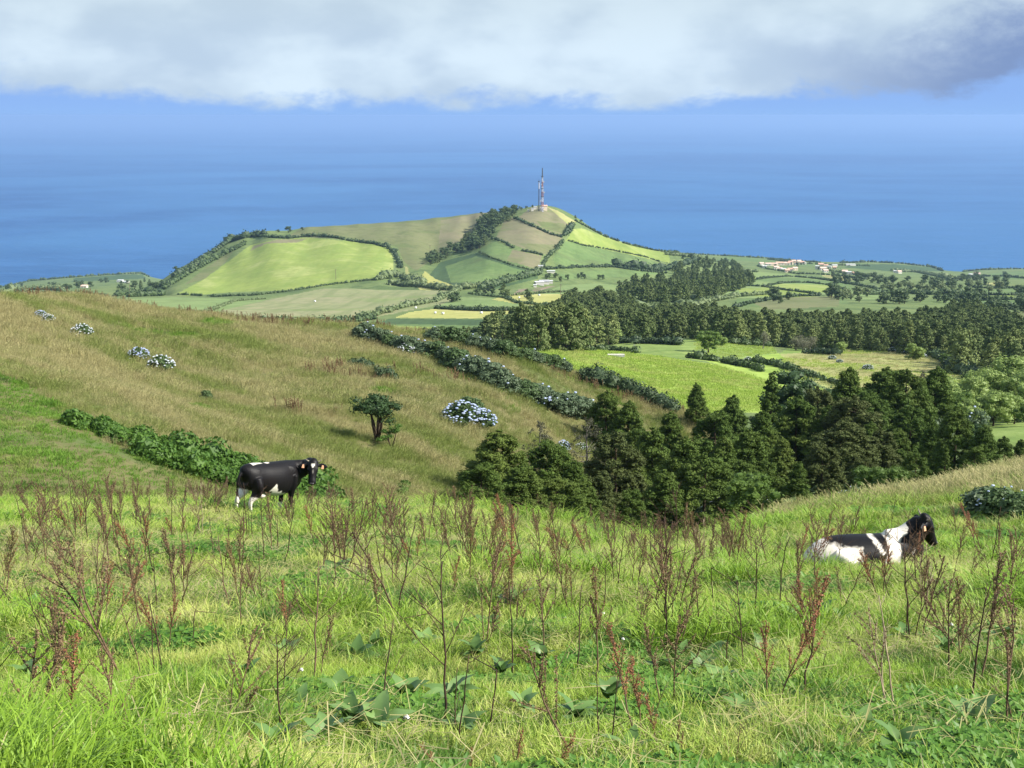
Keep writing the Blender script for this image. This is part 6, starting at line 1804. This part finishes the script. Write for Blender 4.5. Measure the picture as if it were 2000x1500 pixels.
make_cow('black and white cow lying in the grass with its head up', (p2[0], p2[1], p2[2] - .02), h2,
    [(-.95,0,.20,.12,.14),(-.86,0,.27,.25,.24),(-.62,0,.345,.35,.32),(-.30,0,.36,.40,.335),(.05,0,.355,.41,.335),(.32,0,.37,.36,.335),(.55,0,.41,.27,.325),(.70,0,.46,.20,.29),(.78,0,.50,.13,.20)],
    [[(-.62,-.24,.36,.22,.12),(-.45,-.36,.30,.20,.11),(-.22,-.44,.20,.11,.09),(-.42,-.50,.11,.06,.06),(-.62,-.52,.08,.045,.045),(-.42,-.56,.06,.04,.04),(-.28,-.58,.05,.05,.045)],
     [(.45,-.20,.36,.16,.11),(.42,-.30,.20,.11,.09),(.60,-.32,.13,.07,.06),(.80,-.30,.10,.06,.055),(.62,-.35,.06,.04,.04),(.52,-.36,.05,.045,.04)],
     [(.55,.12,.34,.13,.10),(.72,.10,.20,.09,.08),(.92,.04,.14,.06,.055),(1.08,.0,.14,.055,.055),(1.24,-.02,.09,.042,.04),(1.36,-.02,.07,.05,.045)]],
    [(.40,0,.48,.24,.30),(.60,0,.56,.20,.26),(.74,0,.68,.17,.225),(.84,0,.82,.14,.185),(.885,0,.93,.11,.13)],
    poll2, poll2 + dir2 * .53, rot2((-.15, 1, 0), h2), rot2((.9, 0, .45), h2), white2,
    extra=[[(.62,0,.24,.16,.15),(.78,0,.34,.15,.17),(.82,0,.50,.12,.14)], [(-.93,.0,.30,.04,.04),(-1.02,-.08,.18,.03,.03),(-1.0,-.22,.08,.03,.03),(-.92,-.34,.05,.04,.03)]],
    ear_dirs=[(rot2((-.75, -.85, -.15), h2), rot2((.5, -.8, .25), h2)), (rot2((-.2, 1, -.1), h2), rot2((1, 0, .3), h2))], tags=(1, 0))

# ------------------------------------------------------------------ mast, huts, houses, poles
M['metal_red'] = plain_mat('red painted steel', (.30,.15,.14), .6, (.24,.12,.11), 2)
M['metal_white'] = plain_mat('white painted steel', (.48,.47,.52), .6, (.4,.39,.43), 2)
M['metal_dark'] = plain_mat('dark steel', (.060,.065,.080), .6, (.09,.09,.10), 2)
M['white_wall'] = plain_mat('white plaster', (.78,.74,.66), .9, (.66,.62,.54), .6)
M['cream_wall'] = plain_mat('cream plaster', (.66,.56,.42), .9, (.58,.48,.36), .6)
M['tile'] = plain_mat('orange clay roof', (.60,.38,.29), .9, (.50,.30,.23), 1.5)
M['tile_pink'] = plain_mat('pale pink clay roof', (.66,.48,.40), .9, (.58,.40,.33), 1.5)
M['roof_grey'] = plain_mat('grey sheet roof', (.36,.36,.38), .7, (.26,.26,.28), .8)
M['roof_white'] = plain_mat('pale sheet roof', (.72,.72,.74), .7, (.6,.6,.62), .8)
M['glass_d'] = plain_mat('dark window glass', (.05,.06,.08), .2, spec=.5)
M['wood_pole'] = plain_mat('weathered pole wood', (.20,.16,.12), .9)
M['concrete'] = plain_mat('pale concrete', (.55,.53,.50), .9)

M['film'] = plain_mat('bluish plastic film', (.26,.30,.35), .5, (.20,.24,.28), .3)
def mast():
    p = hit(1059, 413, 'h')[0]
    px_m = FPX / (p[1] * CP - p[2] * SP); H = 84 / px_m
    o = empty('radio_mast', tuple(p))
    n = 14; w0, w1 = 3.6, 1.0
    Hh = H * .80
    def cor(k, i):
        z = Hh * i / n; w = w0 + (w1 - w0) * i / n; a = k * 2.094 + .5
        return np.array([w * .58 * math.cos(a), w * .58 * math.sin(a), z])
    for k in range(3):
        for i in range(0, n, 2):
            tb = MB(); tb.tube([cor(k, i), cor(k, i + 2)], .20, 5)
            obj('leg', tb.mesh('leg', [M['metal_red' if (i // 2) % 2 else 'metal_white']]), o)
    br = MB()
    for i in range(n):
        for k in range(3):
            br.tube([cor(k, i), cor((k + 1) % 3, i + 1)], .12, 4, m=(i // 2) % 2); br.tube([cor(k, i + 1), cor((k + 1) % 3, i)], .12, 4, m=(i // 2) % 2)
            br.tube([cor(k, i), cor((k + 1) % 3, i)], .10, 4, m=(i // 2) % 2)
    obj('brace', br.mesh('brace', [M['metal_white'], M['metal_red']]), o)
    tb = MB(); tb.tube([(0, 0, Hh - 1), (0, 0, Hh + 2), (0, 0, H)], [.75, .6, .45], 7); obj('antenna', tb.mesh('antenna', [M['metal_dark']]), o)
    for z, r_ in ((Hh, 1.5), (Hh * .66, 1.6), (Hh * .42, 1.8)):
        tb = MB(); tb.tube([(0, 0, z), (0, 0, z + .5)], r_, 10); obj('platform', tb.mesh('platform', [M['metal_dark']]), o)
    for z, x, r_ in ((Hh * .85, 1.3, .9), (Hh * .78, -1.0, .7), (Hh * .55, 1.7, .9), (Hh * .30, -1.8, .8)):
        tb = MB(); tb.tube([(x, -1.2, z), (x, -1.6, z), (x, -1.9, z)], [.2, r_, r_ * .9], 12); obj('dish', tb.mesh('dish', [M['metal_white']]), o)
    tag(o, 'tall red and white lattice radio mast on the hilltop', 'mast')
    q = hit(1052.5, 411, 'h')[0]; H2 = 60 / px_m
    o = empty('antenna_pole', tuple(q))
    tb = MB(); tb.tube([(0, 0, -1), (0, 0, H2 * .72)], [.55, .45], 8); obj('pole', tb.mesh('pole', [M['metal_dark']]), o)
    tb = MB(); tb.tube([(0, 0, H2 * .70), (0, 0, H2 * .90)], .6, 8); obj('antenna', tb.mesh('antenna', [M['metal_white']]), o)
    tb = MB(); tb.tube([(0, 0, H2 * .9), (0, 0, H2)], .2, 6); tb.tube([(0, 0, H2 * .93), (0, 0, H2 * .95)], 1.3, 8); obj('platform', tb.mesh('platform', [M['metal_dark']]), o)
    tag(o, 'slim dark antenna pole just west of the lattice mast', 'mast')
    q = hit(1066, 411, 'h')[0]; o = empty('whip_antenna', tuple(q))
    tb = MB(); tb.tube([(0, 0, -.5), (0, 0, 9)], [.2, .12], 6); obj('pole', tb.mesh('pole', [M['metal_dark']]), o)
    tag(o, 'short thin whip antenna east of the lattice mast', 'mast')
mast()

def house(px, py, w, d, h, wall, roof, label, group=None, rz=0.0, lay='vh', flat=False, name='house', cat='house', win=3):
    p = hit(px, py, lay)[0]
    o = empty(name, tuple(p), rz)
    mb = MB(); mb.box((0, 0, h / 2 - 1.5), (w, d, h + 3)); obj('wall', mb.mesh('wall', [M[wall]]), o)
    rb = MB(); e = .45; rh = .0 if flat else d * .26
    if flat: rb.box((0, 0, h + .15), (w + .5, d + .5, .3))
    else:
        x, y = w / 2 + e, d / 2 + e
        rb.add([(-x,-y,h+.02),(x,-y,h+.02),(x,y,h+.02),(-x,y,h+.02),(-x,0,h+rh),(x,0,h+rh)], q=[[0,1,5,4],[2,3,4,5],[0,3,2,1]], t=[[0,4,3],[1,2,5]])
    obj('roof', rb.mesh('roof', [M[roof]]), o)
    for i in range(win):
        xx = (i + .5) / win * w - w / 2
        wb = MB(); wb.box((xx, -d / 2 - .02, h * .55), (1.0, .12, 1.3)); obj('window', wb.mesh('window', [M['glass_d']]), o)
    return tag(o, label, cat, group)
r = random.Random(9)
VIL = [(1487,518,9,7,4,'white_wall','tile_pink'),(1493,524,8,7,4,'white_wall','roof_white'),(1500,519,11,7,4,'white_wall','tile_pink'),(1506,519,8,7,4,'cream_wall','tile'),(1513,519,10,7,4,'cream_wall','tile_pink'),(1519,518,9,8,5,'cream_wall','tile'),
 (1526,518,11,8,5,'white_wall','tile'),(1532,518,9,8,4.5,'cream_wall','tile_pink'),(1538,518,11,8,5,'white_wall','tile'),(1544,517,9,8,6,'cream_wall','tile'),(1550,516,9,8,7,'cream_wall','tile_pink'),(1555,518,7,7,5,'white_wall','tile'),(1560,515,9,8,6,'white_wall','tile_pink'),(1566,516,10,8,4.5,'white_wall','tile'),(1571,516,6,6,4.5,'white_wall','roof_white'),
 (1516,526,9,7,4,'white_wall','tile_pink'),(1523,528,8,7,3.5,'cream_wall','tile_pink'),(1530,530,9,7,4.5,'white_wall','roof_white'),(1537,532,7,6,3.5,'cream_wall','tile'),(1543,530,8,7,4,'white_wall','tile'),(1552,528,9,7,4,'cream_wall','tile_pink'),
 (1596,526,7,7,6,'white_wall','roof_white'),(1603,522,10,9,6,'cream_wall','tile'),(1607,528,11,8,4,'white_wall','tile_pink'),(1613,522,8,7,4,'white_wall','tile'),(1620,524,7,6,4,'white_wall','roof_white'),(1630,526,7,6,4,'cream_wall','tile'),(1612,532,8,7,3.5,'white_wall','tile_pink'),
 (1650,534,9,7,4,'white_wall','tile_pink'),(1657,536,10,7,4,'white_wall','roof_white'),(1668,537,7,6,3.5,'white_wall','tile'),(1750,533,10,7,4,'white_wall','roof_white'),(1756,534,8,7,4,'white_wall','tile_pink'),(1908,537,14,9,3,'cream_wall','tile_pink'),(1896,538,8,7,3,'white_wall','roof_white'),
 (165,562,9,7,2.6,'white_wall','tile_pink'),(235,551,12,9,4,'white_wall','roof_white'),(246,553,10,8,3,'white_wall','roof_white')]
for i, v in enumerate(sorted(VIL, key=lambda v: v[0])):
    px, py, w_, d_, h_, wl, rf = v
    colr = {'tile': 'orange roofed', 'tile_pink': 'pinkish roofed', 'roof_white': 'pale flat roofed'}[rf]
    wc = 'white' if wl == 'white_wall' else 'cream'
    place_ = 'on the western shore' if px < 300 else 'in the village by the sea' if px < 1580 else 'in the eastern hamlet' if px < 1680 else 'near the bay'
    k = sum(1 for q in VIL if (q[0] < 300) == (px < 300) and (q[0] < 1580) == (px < 1580) and (q[0] < 1680) == (px < 1680) and q[0] < px)
    house(px, py, w_ * .82, d_ * .9, h_ * .9, wl, rf, '%s %s house, %s from the west %s' % (wc, colr, ordinal(k), place_), 'houses near the coast', r.uniform(-.4, .4), 'vh', rf == 'roof_white', win=2)
house(1630, 520, 10, 6, 3, 'white_wall', 'roof_white', 'long bright white shed above the eastern hamlet', 'farm sheds', .1, flat=True, name='shed', cat='shed', win=0)
house(1661, 519, 18, 8, 3, 'white_wall', 'roof_white', 'wide white farm building east of the hamlet', 'farm sheds', .1, flat=True, name='shed', cat='shed', win=0)
house(1062, 554, 8, 5, 2.0, 'concrete', 'roof_grey', 'grey roofed barn of the farm under the hill', 'farm sheds', .25, name='barn', cat='barn', win=0)
house(1053, 556, 7, 5, 2.4, 'concrete', 'roof_white', 'small white shed beside the hill farm barn', 'farm sheds', .25, name='shed', cat='shed', flat=True, win=0)
house(1071, 553, 7, 3, 2.0, 'concrete', 'roof_white', 'low long white shed east of the hill farm barn', 'farm sheds', .15, name='shed', cat='shed', flat=True, win=0)
house(1045, 561, 2.5, 2.5, 2.0, 'white_wall', 'roof_white', 'tiny white hut below the hill farm', 'farm sheds', 0, name='hut', cat='hut', flat=True, win=0)
house(1056, 524, 4, 3, 2.4, 'white_wall', 'roof_white', 'tiny white hut above the hill farm by the hedge', 'farm sheds', 0, name='hut', cat='hut', flat=True, win=0)
house(1076, 533, 7, 3, 1.8, 'white_wall', 'roof_white', 'low white shed above the row of small trees', 'farm sheds', 0, name='shed', cat='shed', flat=True, win=0)
house(52 + 26, 598, 9, 4, 1.6, 'white_wall', 'roof_white', 'low pale shed just beyond the crest of the spur', 'farm sheds', 0, lay='v', name='shed', cat='shed', flat=True, win=0)
house(1063, 410, 5.5, 5, 4.2, 'cream_wall', 'tile', 'cream equipment hut at the foot of the mast', 'hilltop huts', .2, lay='h', name='hut', cat='hut', flat=False, win=0)
house(1058, 412, 3.0, 3, 3.2, 'white_wall', 'roof_white', 'narrow white hut between mast and pole', 'hilltop huts', 0, lay='h', name='hut', cat='hut', flat=True, win=0)
house(1045.5, 409, 3.2, 3, 3.0, 'white_wall', 'roof_white', 'small white hut beside the round hilltop tree', 'hilltop huts', 0, lay='h', name='hut', cat='hut', flat=True, win=0)
house(1040, 412, 2.8, 3, 2.8, 'white_wall', 'roof_white', 'small white hut below the round hilltop tree', 'hilltop huts', 0, lay='h', name='hut', cat='hut', flat=True, win=0)
house(1032, 413, 1.6, 1.6, 1.8, 'white_wall', 'roof_white', 'tiniest white hut west of the hilltop huts', 'hilltop huts', 0, lay='h', name='hut', cat='hut', flat=True, win=0)
def pole(px, py, h, label):
    p = hit(px, py, 'vh')[0]; o = empty('utility_pole', tuple(p)); mb = MB(); mb.tube([(0, 0, -.5), (0, 0, h)], [.22, .16], 6); obj('pole', mb.mesh('pole', [M['wood_pole']]), o)
    mb = MB(); mb.box((0, 0, h - .6), (2.2, .16, .16)); obj('crossarm', mb.mesh('crossarm', [M['wood_pole']]), o); tag(o, label, 'pole', 'utility poles')
pole(254, 579, 10, 'pale utility pole beside the clipped thicket in the west')
pole(656, 546, 9, 'thin utility pole in the big yellow green field')
pole(840, 496, 9, 'thin utility pole on the olive upper pasture')
pole(1095, 577, 8, 'thin utility pole by the farm boundary')
# round bales
M['wrap'] = plain_mat('white bale wrap', (.80,.80,.78), .5)
bb = MB(); bb.tube([(-.6, 0, .6), (.6, 0, .6)], .62, 12); bale = bb.mesh('bale', [M['wrap']], True)
BL = [(615,590),(812,603),(856,602),(1026,581),(1053,578),(1014,583),(865,614),(988,606),(940,613),(1086,594),(1096,591),(850,613)]
for i, (px, py) in enumerate(sorted(BL)):
    p = hit(px, py, 'v')[0]; o = obj('hay_bale', bale, None, tuple(p)); o.rotation_euler = (0, 0, r.random() * 3)
    tag(o, 'white wrapped round bale, %s from the west on the plain' % ordinal(i), 'hay bale', 'wrapped bales on the plain')
# fence post at the brow
p = hit(786, 985, 'p')[0]
mb = MB(); mb.box((0, 0, .5), (.12, .12, 1.4)); mb.box((0, 0, 1.22), (.13, .13, .04)); tag(obj('fence_post', mb.mesh('fence_post', [M['wood_pole']]), None, tuple(p)), 'short weathered fence post overgrown at the brow', 'post')
# trough on the meadow
p = hit(1203, 697, 'v')[0]; o = empty('water_trough', tuple(p)); mb = MB(); mb.box((0, 0, .3), (3.6, 1.0, .5)); obj('basin', mb.mesh('basin', [M['concrete']]), o)
mb = MB(); mb.box((0, -.3, .56), (3.4, .14, .06)); mb.box((0, .3, .56), (3.4, .14, .06)); obj('rim', mb.mesh('rim', [M['white_wall']]), o); tag(o, 'low concrete water trough on the bright meadow', 'trough')
finish_labels()
